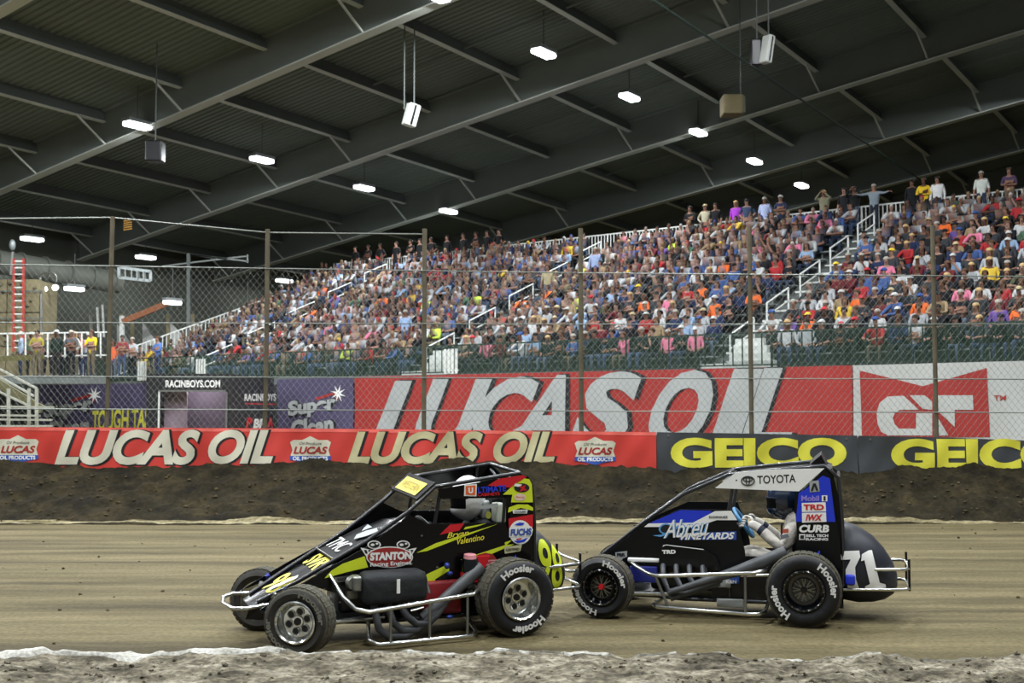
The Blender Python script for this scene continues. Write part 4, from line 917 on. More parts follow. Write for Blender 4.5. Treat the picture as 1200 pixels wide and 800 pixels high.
D('logo_flag', PM(oval(611, 571, 9, 5.4, 16)), M_INK, tail1, off=.009); D('logo_flag', PM([(603, 566), (611, 567), (609, 570), (602, 569)]), M_VWHITE, tail1, off=.011); D('lettering', text_box('x', 612, 571.5, 9, 6, 10, bold=.08), M_RED, tail1, off=.013)
D('logo_oval', PM(oval(609, 582, 7, 4.2, 16)), pm('pale pink vinyl', '#e3c9b4', .5), tail1, off=.009); D('lettering', text_box('Racing', 609, 582, 10, 3, 0, shear=.2), M_RED, tail1, off=.013)
D('logo_arch', PM([(595, 600), (596, 594), (606, 590.5), (618, 590.5), (624.3, 594), (624.3, 598), (610, 594.5)]), M_YEL, tail1); D('logo_bar', PM([(600, 597), (618, 596.5), (617, 601), (601, 601)]), M_VWHITE, tail1, off=.009); D('lettering', text_box('COOLERS', 609, 599, 14, 2.6, 1, bold=.03), M_INK, tail1, off=.013)
D('red_block', PM([(595.5, 607), (624.3, 602), (624.3, 617), (617, 622), (596, 618)]), M_RED, tail1)
for r, m, o in ((14.5, M_VWHITE, .010), ): D('logo_disc', PM(oval(609, 623, 13, 14.2, 24)), m, tail1, off=o)
D('logo_swoosh', PM([(602, 614), (608, 611.5), (614, 612), (612, 614.5), (606, 615)]), M_VBLUE, tail1, off=.014); D('logo_swoosh', PM([(601, 633), (610, 632), (618, 629), (614, 634), (606, 635.5)]), M_VBLUE, tail1, off=.014); D('logo_dash', PM([(604, 630.5), (611, 629.5), (610, 631), (605, 632)]), M_RED, tail1, off=.014)
D('logo_band', PM([(596, 618), (622, 616), (624, 620), (622, 627), (596, 629)]), M_VWHITE, tail1, off=.013); D('lettering', text_box('FUCHS', 609.5, 622.6, 25, 8, 3, bold=.05, shear=.15), M_INKB, tail1, off=.018)
D('sponsor_strip', PM([(590, 640), (611, 637.5), (609, 645), (591, 648)]), pm('beige vinyl', '#b9b58f', .5), tail1, off=.012); D('lettering', text_box('CERTIFIED', 600, 643, 16, 3, 4, bold=.03), M_INK, tail1, off=.016)
# number and words on the hood, laid on the sheet between the rails
def on_hood(c, hood, u, v, off):      # u: 0 near rail .. 1 far rail, v: 0 nose .. 1 cowl
    i = v * (len(hood) - 1); k = min(int(i), len(hood) - 2); f = i - k
    x, hw, zs, zt = [a + (b - a) * f for a, b in zip(hood[k], hood[k + 1])]; y = -hw + 2 * hw * u; q = y / hw
    return (x - off * .5, y, zs + (zt - zs) * (1 - q * q) + off)
def hood_print(c, hood, parent, name, txt, v0, v1, u0, u1, mat, off, **k):
    v, f = text2d(txt, **k); v, f = cut2d(v, f, .12, v.min(0), v.max(0))
    # the letters read across the hood from the far rail to the near rail, tops toward the cowl
    return c.add(name, MB().add([on_hood(c, hood, u1 - (u1 - u0) * p[0], v0 + (v1 - v0) * p[1], off) for p in v], f), mat, parent)
hd1 = [o for o in c1.t.children if o.name.startswith('hood')][0]
hood_print(c1, hood1, hd1, 'number', '98', .115, .285, .12, .80, M_YEL2, .008, bold=.02, shear=.2)
hood_print(c1, hood1, hd1, 'lettering', 'SVR', .318, .362, .16, .84, M_YEL2, .010, bold=.03, shear=.2)
# angled stone guard above the hood and its bright figure
pts = [(-1.60, -.25, .72), (-1.10, -.30, .955), (-1.10, .30, .915), (-1.60, .25, .71)]
sg = c1.add('stone_guard', MB().hexa([(x, y, z - .012) for x, y, z in pts] + pts), pm('matte black guard', '#0b0b0d', .6, 0, .2, 4, 0, .15))
c1.add('white_graphic', MB().add([(-1.34, -.05, .848), (-1.26, -.16, .892), (-1.16, -.20, .938), (-1.13, -.08, .945), (-1.20, .02, .906), (-1.28, .05, .868)], [(0, 1, 2, 3, 4, 5)]), M_GREYP, sg)
c1.add('white_graphic', MB().add([(-1.22, .08, .893), (-1.14, .02, .935), (-1.12, .20, .928), (-1.17, .16, .908)], [(0, 1, 2, 3)]), M_GREYP, sg)
v, f = text2d('TMC', bold=.0, shear=.2); c1.add('lettering', MB().add([(-1.53 + .15 * q, .20 - .36 * p, .722 + .45 * (.07 + .15 * q) + .006) for p, q in v], f), M_VWHITE, sg)
c1.add('strip_edge', MB().bar((-1.60, -.26, .725), (-1.60, .25, .725), .012, .012), M_STEEL, sg)
# yellow strip on the front of the roof
vs = c1.add('roof_visor', MB().hexa([(-.84, -.33, 1.22), (-.66, -.33, 1.365), (-.66, .33, 1.365), (-.84, .33, 1.22), (-.84, -.33, 1.235), (-.66, -.33, 1.38), (-.66, .33, 1.38), (-.84, .33, 1.235)]), M1['body'])
c1.add('yellow_strip', MB().add([(-.825, -.24, 1.254), (-.70, -.24, 1.355), (-.70, .27, 1.355), (-.825, .27, 1.254)], [(0, 1, 2, 3)]), M_YEL2, vs)
v, f = text2d('WESTERN', bold=.02); c1.add('lettering', MB().add([(-.80 + .07 * q, .22 - .42 * p, 1.279 + .057 * q) for p, q in v], f), pm('ochre print', '#a08a2a', .5), vs)
# air box in its black bag, exhaust, nerf bar
bag = c1.add('air_box', MB().rbox(-1.42, -.82, -.60, -.34, .37, .640, .07), pm('black bag cloth', '#191b1d', .75, 0, .3, 14, .5), smooth=60)
c1.add('bag_tag', MB().box(-1.13, -1.10, -.607, -.600, .47, .59), M_VWHITE, bag)
c1.add('bag_end', MB().lathe([(0, .001), (0, .05), (.05, .06)], 14, c=(-1.49, -.50, .555), closed=False).rbox(-1.50, -1.42, -.54, -.42, .49, .62, .02), M_STEEL, bag, 40)
for dx, dz in ((0, 0), (.13, .045), (.26, .09)):
    c1.add('header_pipe', MB().tube([(-1.30 + dx, -.30, .42), (-1.30 + dx, -.46, .40), (-1.30 + dx, -.53, .30), (-1.27 + dx, -.54, .16 + dz), (-1.18 + dx, -.54, .085 + dz), (-1.02 + dx * .8, -.54, .08 + dz), (-.88 + dx * .6, -.53, .15 + dz), (-.72 + dx * .3, -.52, .29 + dz * .5)], .034, 10), M_HEAD, smooth=60)
c1.add('exhaust_pipe', MB().tube([(-.86, -.51, .22), (-.70, -.51, .32), (-.34, -.50, .58), (-.27, -.50, .63)], [.036, .050, .056, .056], 12), M_EXH, smooth=60)
c1.add('exhaust_bracket', MB().bar((-.32, -.48, .56), (-.28, -.36, .45), .02, .02), M_STEEL)
rb = M_DRED
c1.add('red_engine_cover', MB().rbox(-.80, -.42, -.40, -.30, .20, .50, .03), rb, smooth=40); c1.add('red_fin', MB().prism([(-.36, .58), (-.26, .70), (-.14, .70), (-.20, .58)], -.40, -.37), M_RED)
c1.add('oil_tank', MB().lathe([(.38, .001), (.38, .085), (.66, .085), (.70, .07), (.70, .001)], 18, 'z', c=(-.36, -.44, 0), closed=False), M_BLACKGLOSS, smooth=40); c1.add('tank_label', MB().lathe([(.50, .087), (.58, .087)], 18, 'z', c=(-.36, -.44, 0), closed=False), M_RED); c1.add('tank_cap', MB().lathe([(.70, .06), (.735, .055), (.735, .001)], 14, 'z', c=(-.36, -.44, 0), closed=False), pm('pink cap', '#d48d94', .5), smooth=40)
c1.add('blue_fitting', MB().ball((-.58, -.42, .64), (.028, .03, .03), 8, 6).ball((-.55, -.42, .57), (.03, .02, .02), 8, 6).ball((-.55, -.42, .18), (.035, .02, .018), 8, 6), pm('blue anodised fitting', '#2c3f8c', .4, .3), smooth=60)
c1.add('throttle_linkage', MB().tube([(-.84, -.50, .62), (-.80, -.55, .44)], .012, 6).tube([(-.98, -.55, .30), (-.86, -.55, .32)], .012, 6), M_CHROME, smooth=60)
def nerf(c, pts_top, pts_bot, ups, y=-.70):
    c.add('nerf_bar', MB().tube(pts_top, .019, 8), M_CHROME, smooth=60); c.add('nerf_bar', MB().tube(pts_bot, .019, 8), M_CHROME, smooth=60)
    for a, b in ups: c.add('nerf_upright', MB().tube([a, b], .014, 8), M_STEEL, smooth=60)
nerf(c1, [(-1.66, -.33, .62), (-1.60, -.56, .46), (-1.52, -.66, .375), (-1.42, -.70, .355), (-1.28, -.70, .365), (-.44, -.70, .44), (-.36, -.62, .455), (-.34, -.36, .47)],
     [(-1.30, -.34, .18), (-1.38, -.62, .09), (-1.33, -.70, .07), (-.46, -.70, .075), (-.38, -.62, .09), (-.36, -.34, .16)], [((-1.22, -.70, .37), (-1.22, -.70, .07)), ((-.86, -.70, .405), (-.86, -.70, .073)), ((-.50, -.70, .435), (-.50, -.70, .075))])
def rear_bumper(c, x1, zt, zb):
    for z, n in ((zt, 0), (zb, 0)):
        c.add('rear_bumper_bar', MB().tube([(.36, -.30, z - .02), (x1 - .05, -.30, z), (x1, -.24, z), (x1, .24, z), (x1 - .05, .30, z), (.36, .30, z - .02)], .016, 8), M_CHROME, smooth=60)
    for y in (-.24, .24): c.add('rear_bumper_post', MB().tube([(x1, y, zb - .02), (x1, y, zt + .09)], .013, 6), M_BLACK, smooth=60)
rear_bumper(c1, .90, .55, .33)
c1.add('front_bumper', MB().tube([(-2.18, .22, .36), (-2.36, .26, .36), (-2.46, .19, .35), (-2.50, .0, .345), (-2.46, -.19, .34), (-2.36, -.26, .35), (-2.16, -.22, .36)], .017, 8), M_CHROME, smooth=60)
c1.add('nose_glint', MB().add([(-2.13, -.10, .452), (-1.90, -.17, .560), (-1.87, -.12, .575), (-2.11, -.05, .462)], [(0, 1, 2, 3)]), M_VWHITE, hd1)  # white streak paints a reflection on the hood sheet
tk1 = [o for o in c1.t.children if o.name.startswith('tail_tank')][0]
for nm, mat, g, off in (('number_edge', M_INK, 1.0, .004), ('number', M_YEL, 0, .010)):
    v, f = text2d('98', bold=.02 if not g else .07, shear=.1); v, f = cut2d(v, f, .1, v.min(0), v.max(0)); P = []
    for p in v:
        x = .41 + .30 * p[0]; z = .37 + .42 * p[1] - .13 * (p[0] - .3)
        i = np.interp(x, [q[0] for q in tank1], range(len(tank1))); k = min(int(i), len(tank1) - 2); fr_ = i - k; hw = tank1[k][1] * (1 - fr_) + tank1[k + 1][1] * fr_; za = tank1[k][2] * (1 - fr_) + tank1[k + 1][2] * fr_; zb_ = tank1[k][3] * (1 - fr_) + tank1[k + 1][3] * fr_
        q = min(.98, abs((z - (za + zb_) / 2) / ((zb_ - za) / 2))); P.append((x, -hw * (1 - q ** 2.6) ** (1 / 2.6) - off, z))
    c1.add(nm, MB().add(P, f), mat, tk1)
HO = 'Hoosier'
c1.wheel(0, -.62, .342, .29, 0, 'chrome', ((100, HO), (285, HO))); c1.wheel(-2.0, -.64, .285, .225, -38, 'chrome', ((40, HO), (215, HO)))
c1.wheel(0, .66, .36, .38, 0, 'chrome', ((90, HO),), False); c1.wheel(-2.0, .62, .285, .225, -38, 'chrome', ((60, HO), (240, HO)), False)

# --- blue and black car
c2 = Car('black and blue midget race car with a white roof side, at the right', 2.76, 11.40, -15, .03)
M2 = dict(cage=pm('dark grey cage paint', '#2a2c30', 0.3, 0.2, 0.1, 5, 0, .5, .4), body=pm('flat black car vinyl', '#060709', 0.35, 0, 0.2, 3, 0, .3, 0), tank=pm('dark slate tank plastic', '#23262e', 0.5))
bars2 = [(-2.22, .38, .15), (-2.01, .555, .20), (-1.61, .875, .27), (-1.17, 1.195, .33), (-.72, 1.40, .33)]
hood2 = [(-2.28, .13, .34, .35), (-2.12, .17, .44, .45), (-2.0, .19, .53, .54), (-1.61, .265, .80, .82), (-1.40, .30, .90, .93), (-1.15, .32, .93, .98), (-.85, .33, .93, .99), (-.72, .33, .92, .96)]
tank2 = [(.24, .28, .24, .90), (.36, .32, .17, .935), (.50, .33, .15, .89), (.64, .31, .16, .80), (.75, .26, .19, .68), (.83, .17, .24, .55), (.87, .05, .31, .43)]
build_common(c2, bars2, hood2, tank2, (.20, 1.50), M2, .38)
side2 = c2.panel('side_panel', [(704, 653), (757, 613.5), (797, 596.5), (858, 597), (866, 618), (873, 645), (875, 668), (840, 670), (772, 670), (742, 664), (712, 668)], M2['body'])
roof2 = c2.panel('roof_panel', [(838, 571.5), (862, 553.5), (900, 550), (966, 548.5), (940, 575.5), (900, 574)], M_VWHITE)
tail2 = c2.panel('tail_panel', [(940, 572), (966, 548.5), (973, 556), (979, 600), (985, 640), (986, 664), (932, 672), (934, 630), (931, 580)], M2['body'])
c2.add('tail_spine', MB().prism([(.19, 1.47), (.27, 1.47), (.37, 1.0), (.37, .5), (.31, .5), (.31, 1.0)], -.32, .36), M2['body'])
c2.add('roof_deflector', MB().hexa([(.06, -.30, 1.50), (.22, -.30, 1.50), (.22, .30, 1.50), (.06, .30, 1.50), (.10, -.30, 1.54), (.17, -.30, 1.60), (.17, .30, 1.60), (.10, .30, 1.54)]), M2['body'])
D = c2.decal
D('blue_peak', PM([(760, 613), (797, 597.3), (832, 598), (836, 600), (822, 609), (810, 612), (775, 613)]), M_VBLUE, side2)
D('white_stripe', PM([(755, 617), (760, 613), (812, 612), (838, 598.5), (857, 598), (864, 609), (840, 609), (816, 617)]), M_VWHITE, side2, off=.009)
D('name_lettering', text_box('RODRIGUEZ', 842, 605.5, 22, 2.8, 0, bold=.03), M_INK, side2, off=.013)
for off, m, b in ((.013, M_LBLUE, .035), (.020, M_VWHITE, .004)): D('script_lettering', text_box('Abreu', 804, 618, 54, 21, 4, bold=b, shear=.5), m, side2, off=off)
D('script_flourish', PM([(765, 627), (775, 626), (787, 620), (800, 612), (803, 609), (796, 617), (786, 625), (774, 628.5)]), M_LBLUE, side2, off=.012)
D('flourish_ring', PM(oval(780, 619, 8, 6, 18, 10)), M_LBLUE, side2, off=.011); D('flourish_ring', PM(oval(780.5, 619, 6.4, 4.6, 18, 10)), M_INK, side2, off=.0135)
D('name_plate', PM([(797, 625), (863, 622), (863, 632), (796, 632)]), M_INKB, side2, off=.010); D('lettering', text_box('VINEYARDS', 829, 627.6, 64, 8, 1, bold=.04, shear=.3), M_VWHITE, side2, off=.015)
D('lettering', text_box('TRD', 785, 645, 16, 4.6, 1, bold=.06), M_VWHITE, side2, y=-.36, off=.075)
D('emblem', PM([(721, 647), (735, 645), (735, 652), (730, 654), (728, 657), (722, 654)]), M_GREYP, side2); D('lettering', text_box('PBR', 728, 649.5, 10, 4, 2, bold=.05), M_INK, side2, off=.011)
D('lettering', text_box('TOYOTA', 910, 561, 45, 9.6, 2.5, bold=.015), M_INK, roof2)
for a in (oval(876.5, 563, 7.6, 5.2, 24), ): 
    q = [c2.px(x, y, -.357, .010) for x, y in a]; c2.add('emblem_ring', MB().tube(q, .0055, 5, closed=True), M_INK, roof2)
for a in (oval(876.5, 561.4, 5.2, 2.2, 18), oval(876.5, 563, 2.0, 5.0, 18)):
    q = [c2.px(x, y, -.357, .010) for x, y in a]; c2.add('emblem_ring', MB().tube(q, .0045, 5, closed=True), M_INK, roof2)
D('roof_stud', PM(oval(863, 562.5, 1, 1, 8)), M_INK, roof2)
D('blue_block', PM([(936, 577), (943, 573.5), (964, 557), (972.5, 560), (979, 611), (932.5, 611)]), M_VBLUE, tail2)
D('logo_square', PM([(948.5, 563.5), (959.5, 562.5), (960.5, 575.5), (949, 576.5)]), M_GREYP, tail2, off=.009); D('logo_arch', PM([(950, 575), (953, 566), (956, 566), (959, 574.5), (956.5, 574.5), (954.5, 569), (952.5, 575)]), M_INK, tail2, off=.013)
D('lettering', text_box('Mobil', 949.5, 583.5, 21, 6.5, 0, bold=.03), pm('violet vinyl', '#8f7fd0', .5), tail2, off=.009); D('logo_square', PM([(963, 580), (969.5, 580), (969.5, 587), (963, 587)]), M_VWHITE, tail2, off=.009); D('lettering', text_box('1', 966.3, 583.5, 2.4, 5, 0, bold=.05), M_INK, tail2, off=.013)
D('white_plate', PM([(939.5, 589), (967.5, 588), (968, 599), (939.8, 599.5)]), M_VWHITE, tail2, off=.009); D('lettering', text_box('TRD', 953.5, 593.8, 24, 6.5, 0, bold=.04), M_RED, tail2, off=.013)
D('white_plate', PM([(939.8, 600.5), (968, 600), (968.5, 611), (940, 612)]), M_VWHITE, tail2, off=.009); D('lettering', text_box('IWX', 954, 606, 20, 7.5, 0, bold=.04, shear=.25), M_RED, tail2, off=.013)
D('lettering', text_box('CURB', 954, 619, 35, 9, 0, bold=.05, shear=.15), M_VWHITE, tail2, off=.009)
D('logo_square', PM([(936.5, 625.5), (943.5, 625.2), (943.5, 632), (936.5, 632.2)]), M_VWHITE, tail2, off=.009); D('logo_square', PM([(937.8, 626.8), (942.2, 626.6), (942.2, 630.8), (937.8, 630.9)]), M_INK, tail2, off=.012)
D('lettering', text_box('BELL TECH', 957.5, 627.2, 26, 3.4, 0, bold=.04), M_VWHITE, tail2, off=.009); D('lettering', text_box('RACING', 957.5, 631.4, 26, 3, 0, bold=.04), M_VWHITE, tail2, off=.009)
tk2 = [o for o in c2.t.children if o.name.startswith('tail_tank') and o.parent == c2.t][-1]
SEVEN = [(985, 645.5), (1007, 644.8), (1008, 652), (1002, 664), (1003, 678), (1007, 690), (994, 690.5), (991, 678), (991, 667), (997, 655), (985, 655.5)]
ONE = [(1010, 649), (1018, 645), (1022, 645), (1031, 683), (1038, 685.5), (1038.5, 689.5), (1014, 690.5), (1013.5, 687), (1019.5, 684), (1013, 656), (1009, 657)]
def on_tank(q0):
    x, z = q0[0], q0[2]; x = min(.85, max(.26, x)); i = np.interp(x, [q[0] for q in tank2], range(len(tank2))); k = min(int(i), len(tank2) - 2); fr_ = i - k; hw = tank2[k][1] * (1 - fr_) + tank2[k + 1][1] * fr_; za = tank2[k][2] * (1 - fr_) + tank2[k + 1][2] * fr_; zb_ = tank2[k][3] * (1 - fr_) + tank2[k + 1][3] * fr_
    q = min(.97, abs((z - (za + zb_) / 2) / ((zb_ - za) / 2))); return (x, -hw * (1 - q ** 2.6) ** (1 / 2.6) - .009, z)
for poly in (SEVEN, ONE):
    v, f = cut2d(*PM(poly), 3, np.array(poly).min(0), np.array(poly).max(0))
    c2.add('number', MB().add([on_tank(c2.px(x, y, -.31)) for x, y in v], f), M_VWHITE, tk2)
vc = c2.add('valve_cover', MB().prism([(-1.40, .50), (-1.40, .665), (-1.33, .70), (-.96, .665), (-.84, .60), (-.80, .50)], -.42, -.34), M2['body'])
c2.add('cover_edge', MB().tube([(-1.36, -.425, .69), (-1.33, -.425, .702), (-.96, -.425, .668)], .006, 5), M_STEEL, vc)
for i in range(4):
    dx = .13 * i
    c2.add('header_pipe', MB().tube([(-1.36 + dx, -.30, .50), (-1.36 + dx, -.43, .50), (-1.35 + dx, -.49, .40), (-1.30 + dx, -.50, .27 + .03 * i), (-1.12 + dx * .8, -.51, .26 + .04 * i), (-.78, -.51, .40)], .027, 8), M_HEAD, smooth=60)
c2.add('exhaust_pipe', MB().tube([(-1.30, -.50, .25), (-.82, -.52, .42), (-.62, -.53, .49), (-.22, -.53, .66), (-.16, -.53, .685)], [.03, .04, .055, .062, .062], 12), M_EXH, smooth=60)
c2.add('exhaust_pipe', MB().tube([(-1.28, -.47, .19), (-.80, -.49, .36)], .03, 10), M_EXH, smooth=60)
for (x0, x1, z0, z1, m, nm) in ((-.86, -.70, .30, .42, M_GREYP, 'engine_plate'), (-.98, -.93, .28, .50, M_STEEL, 'engine_rib'), (-.84, -.58, .11, .19, M_GREYP, 'skid_plate'), (-.72, -.62, .34, .48, M_INKB, 'engine_plate'), (-1.72, -1.40, .52, .56, M_VWHITE, 'frame_shield'), (-1.70, -1.42, .32, .48, pm('dark violet blue panel', '#222a78', .35), 'blue_panel')):
    c2.add(nm, MB().rbox(x0, x1, -.40, -.35, z0, z1, .012), m, smooth=40)
D('lettering', text_box('K&N', 857, 681, 12, 4, 0, bold=.03), M_VWHITE, side2, y=-.40, off=.01)
nerf(c2, [(-1.72, -.34, .52), (-1.50, -.62, .46), (-1.42, -.69, .445), (-1.33, -.70, .445), (-.50, -.70, .50), (-.42, -.69, .51), (-.36, -.60, .515), (-.34, -.36, .52)],
     [(-1.38, -.36, .16), (-1.43, -.64, .15), (-1.38, -.70, .145), (-.50, -.70, .115), (-.42, -.69, .115), (-.36, -.60, .13), (-.34, -.36, .18)], [((-1.40, -.70, .445), (-1.27, -.70, .14)), ((-.54, -.70, .50), (-.54, -.70, .115))])
rear_bumper(c2, .97, .52, .33)
c2.add('front_bumper', MB().tube([(-2.16, .22, .38), (-2.36, .24, .38), (-2.44, .15, .38), (-2.44, -.15, .38), (-2.36, -.24, .38), (-2.16, -.22, .38)], .017, 8), M_CHROME, smooth=60)
c2.add('blue_fitting', MB().rbox(.38, .47, -.36, -.31, .36, .46, .02), M_VBLUE, smooth=40)
c2.wheel(0, -.62, .345, .29, 0, 'black', ((25, HO), (205, HO))); c2.wheel(-1.93, -.61, .298, .225, -4, 'black', ((42, HO), (222, HO)))
c2.wheel(0, .66, .36, .38, 0, 'black', ((90, HO),), False); c2.wheel(-1.93, .60, .298, .225, -4, 'black', ((60, HO),), False)

# ---------------------------------------------------------------- drivers
def driver(c, lab, suit, glove, shoe, helmet, visor, hx, hz, steer, lean, trim):
    """a driver strapped in the seat; built in car space (nose toward -x)"""
    t = None; N = {}; E = []; R = {'pelvis'}
    N['pelvis'] = ((-.10, 0, .46), (.17, .14)); N['belly'] = ((-.07, 0, .62), (.165, .13)); N['chest'] = ((-.06 + lean * .3, 0, .80), (.19, .14)); N['collar'] = ((-.06 + lean * .6, 0, .93), (.13, .10)); N['neck'] = ((-.08 + lean, 0, 1.0), .065); N['head'] = ((hx + .02, 0, hz - .02), .095)
    E += [('pelvis', 'belly'), ('belly', 'chest'), ('chest', 'collar'), ('collar', 'neck'), ('neck', 'head')]
    sw = Vector((-.60, 0, .90)); swn = Vector((-.80, 0, -.55)).normalized()
    for s, q in (('l', -1), ('r', 1)):
        grip = sw + Vector((.03, q * .165, .02))
        N[s + 'shoulder'] = ((-.06 + lean * .5, q * .20, .92), .092); N[s + 'elbow'] = ((-.20, q * .28, .67), .074); N[s + 'wrist'] = ((grip.x + .10, q * .20, grip.z - .025), .048)
        E += [('collar', s + 'shoulder'), (s + 'shoulder', s + 'elbow'), (s + 'elbow', s + 'wrist')]
        hand(N, E, R, s, N[s + 'wrist'][0], (-.9, -q * .12, .22), (0, q * .75, .55), -q, .75, 1.4)
        N[s + 'hip'] = ((-.16, q * .10, .44), .095); N[s + 'knee'] = ((-.56, q * .17, .62), .075); N[s + 'ankle'] = ((-.90, q * .13, .30), .05); N[s + 'toe'] = ((-1.02, q * .13, .38), .042)
        E += [('pelvis', s + 'hip'), (s + 'hip', s + 'knee'), (s + 'knee', s + 'ankle'), (s + 'ankle', s + 'toe')]
    me = skin_mesh('person', N, E, R, 2)
    def rule(a, b, tt, p):
        if 'palm' in b or a[1:2] in 'ft' and len(a) <= 4 or (b.endswith('wrist') and tt > .86): return 1
        if b.endswith('toe'): return 2
        if b.endswith('wrist') and tt > .74: return 3
        return 0
    paint(me, N, E, rule, [suit, glove, shoe, trim])
    o = bpy.data.objects.new('person', me); C.objects.link(o); o.location = c.t.location; o.rotation_euler = c.t.rotation_euler; label(o, lab, 'person'); MATW[o.name] = MATW[c.t.name]
    # full-face helmet with a chin bar, an open eye port and a visor
    H = MB(); n, m = 28, 18
    for i in range(m + 1):
        ph = -PI / 2 * .92 + (PI * .96) * i / m
        for j in range(n):
            th = 2 * PI * j / n; x = -math.cos(th) * math.cos(ph); y = math.sin(th) * math.cos(ph); z = math.sin(ph)
            rx, ry, rz = .175, .145, .215
            if x < -.2 and z < -.3: rx = .175 + .05 * min(1, (-x - .2) * 1.4) * min(1, (-.3 - z) * 3)
            H.v.append((hx + rx * x, ry * y, hz + rz * z))
    for i in range(m):
        for j in range(n):
            ph = -PI / 2 * .92 + (PI * .96) * (i + .5) / m; th = 2 * PI * (j + .5) / n; zz = math.sin(ph); port = -.38 < zz < .04 and math.cos(th) > .34
            H.f.append((i * n + j, i * n + (j + 1) % n, (i + 1) * n + (j + 1) % n, (i + 1) * n + j)); H.m.append(1 if port else 0)
    h = part('helmet', H, [helmet, visor], o, 50, world=False)
    part('visor_rim', MB().tube([(hx - .176 * math.cos(a), .142 * math.sin(a), hz + .01) for a in np.linspace(-1.25, 1.25, 11)], .008, 6), trim, h, 60, world=False)
    part('neck_restraint', MB().rbox(hx + .10, hx + .20, -.13, .13, hz - .20, hz - .02, .03), M_GREYP if trim is M_INK else M_BLACK, o, 40, world=False)
    part('harness_strap', MB().bar((-.215 + lean * .2, -.10, .90), (-.22, -.10, .56), .05, .012, (-1, 0, .2)).bar((-.215 + lean * .2, .10, .90), (-.22, .10, .56), .05, .012, (-1, 0, .2)), trim, o, world=False)
    # the steering wheel belongs to the car
    wst = c.add('steering_wheel', MB().tube(ring(sw, .165, swn, 26), .019, 8, closed=True), steer, smooth=60, roll=False)
    for a in (0, 1, 2):
        p = ring(sw, .155, swn, 3)[a]; c.add('wheel_spoke', MB().bar(sw[:], p, .03, .008), M_BLACK, wst, roll=False)
    return o
M_SUITW = pm('white race suit', '#b9b4ab', 0.85, 0, 0.12, 14, .9); M_SUITB = pm('black race suit', '#17171b', 0.8, 0, 0.15, 10)
M_HELW = pm('white helmet gloss', '#e4e4e2', 0.22, 0, 0.05, 4, 0, .5, .5); M_HELB = pm('dark blue helmet gloss', '#152338', 0.2, 0, 0.3, 5, 0, .5, .6)
M_VIS = pm('dark visor', '#060708', 0.45, 0, .1, 3, 0, .12, 0)
d1 = driver(c1, 'driver in a white full-face helmet seated in the black and yellow car', M_SUITB, M_BLACK, M_BLACK, M_HELW, M_VIS, -.19, 1.20, M_BLACK, -.03, M_INK)
d2 = driver(c2, 'driver in a white suit and dark blue helmet gripping a blue steering wheel', M_SUITW, pm('pale race glove', '#c4bfb8', .8, 0, .1, 14), M_BLACK, M_HELB, M_VIS, -.20, 1.15, pm('blue wheel grip', '#3f7fae', .35, 0, .1, 8, 0, .5, .3), -.05, pm('dark navy trim', '#1a1f33', .7))
hr = c1.add('headrest_plate', MB().rbox(-.04, .06, -.335, -.20, .98, 1.16, .02), pm('pale grey headrest', '#a9aea2', .6), smooth=40); 
D1_ = c1.decal; D1_('headrest_sign', PM(oval(572, 603, 3.4, 4.6, 10)), pm('olive print', '#8a8a3a', .5), hr, y=-.34, off=.006); D1_('headrest_sign', PM([(562, 592), (583, 589), (584, 593), (577, 595), (563, 596)]), M_GREYP, hr, y=-.34, off=.005)
for nm, pts, m in (('sleeve_patch', [(917, 620), (924, 619), (924, 624), (917, 625)], pm('red sleeve print', '#b5533f', .7)), ('sleeve_patch', [(914, 627), (923, 625), (925, 629), (916, 632)], pm('grey sleeve print', '#6d7078', .7))):
    part(nm, MB().add([c2.px(x, y, -.385) for x, y in pts] + [c2.px(x, y, -.34) for x, y in pts], [(0, 1, 2, 3), (0, 4, 5, 1), (1, 5, 6, 2), (2, 6, 7, 3), (3, 7, 4, 0)]), m, d2, world=False)
# ---------------------------------------------------------------- spectators
def shade_mat(name, src, rough=0.85):
    """cloth, skin or hair whose colour is the object's own colour or a vertex colour, with a little noise"""
    m = bpy.data.materials.new(name); m.use_nodes = True; nt = m.node_tree; b = nt.nodes['Principled BSDF']; b.inputs['Roughness'].default_value = rough; b.inputs['Specular IOR Level'].default_value = 0.25
    if src == 'object': c = nt.nodes.new('ShaderNodeObjectInfo').outputs['Color']
    elif src == 'vertex':
        a = nt.nodes.new('ShaderNodeAttribute'); a.attribute_name = 'Col'; c = a.outputs['Color']
    else:
        oi = nt.nodes.new('ShaderNodeObjectInfo'); rp = nt.nodes.new('ShaderNodeValToRGB'); rp.color_ramp.interpolation = 'CONSTANT'; e = rp.color_ramp.elements
        for i, h in enumerate(src):
            q = e[i] if i < 2 else e.new(i / len(src)); q.position = i / len(src); q.color = lin(h) + (1,)
        nt.links.new(oi.outputs['Random'], rp.inputs[0]); c = rp.outputs[0]
    tc = nt.nodes.new('ShaderNodeTexCoord'); nz = nt.nodes.new('ShaderNodeTexNoise'); nz.inputs['Scale'].default_value = 7; nt.links.new(tc.outputs['Object'], nz.inputs['Vector'])
    mr = nt.nodes.new('ShaderNodeMapRange'); mr.inputs[3].default_value = 0.75; mr.inputs[4].default_value = 1.2; nt.links.new(nz.outputs['Fac'], mr.inputs[0])
    mx = nt.nodes.new('ShaderNodeVectorMath'); mx.operation = 'SCALE'; nt.links.new(c, mx.inputs[0]); nt.links.new(mr.outputs[0], mx.inputs['Scale']); nt.links.new(mx.outputs[0], b.inputs['Base Color'])
    return m
SKINS = ['#8f6b5a', '#82604f', '#987565', '#745343', '#886555', '#927264', '#5c4033']
PANTS = ['#2c3648', '#3a4760', '#232833', '#1a1b1e', '#4c5566', '#5d5546', '#303a52', '#242424']
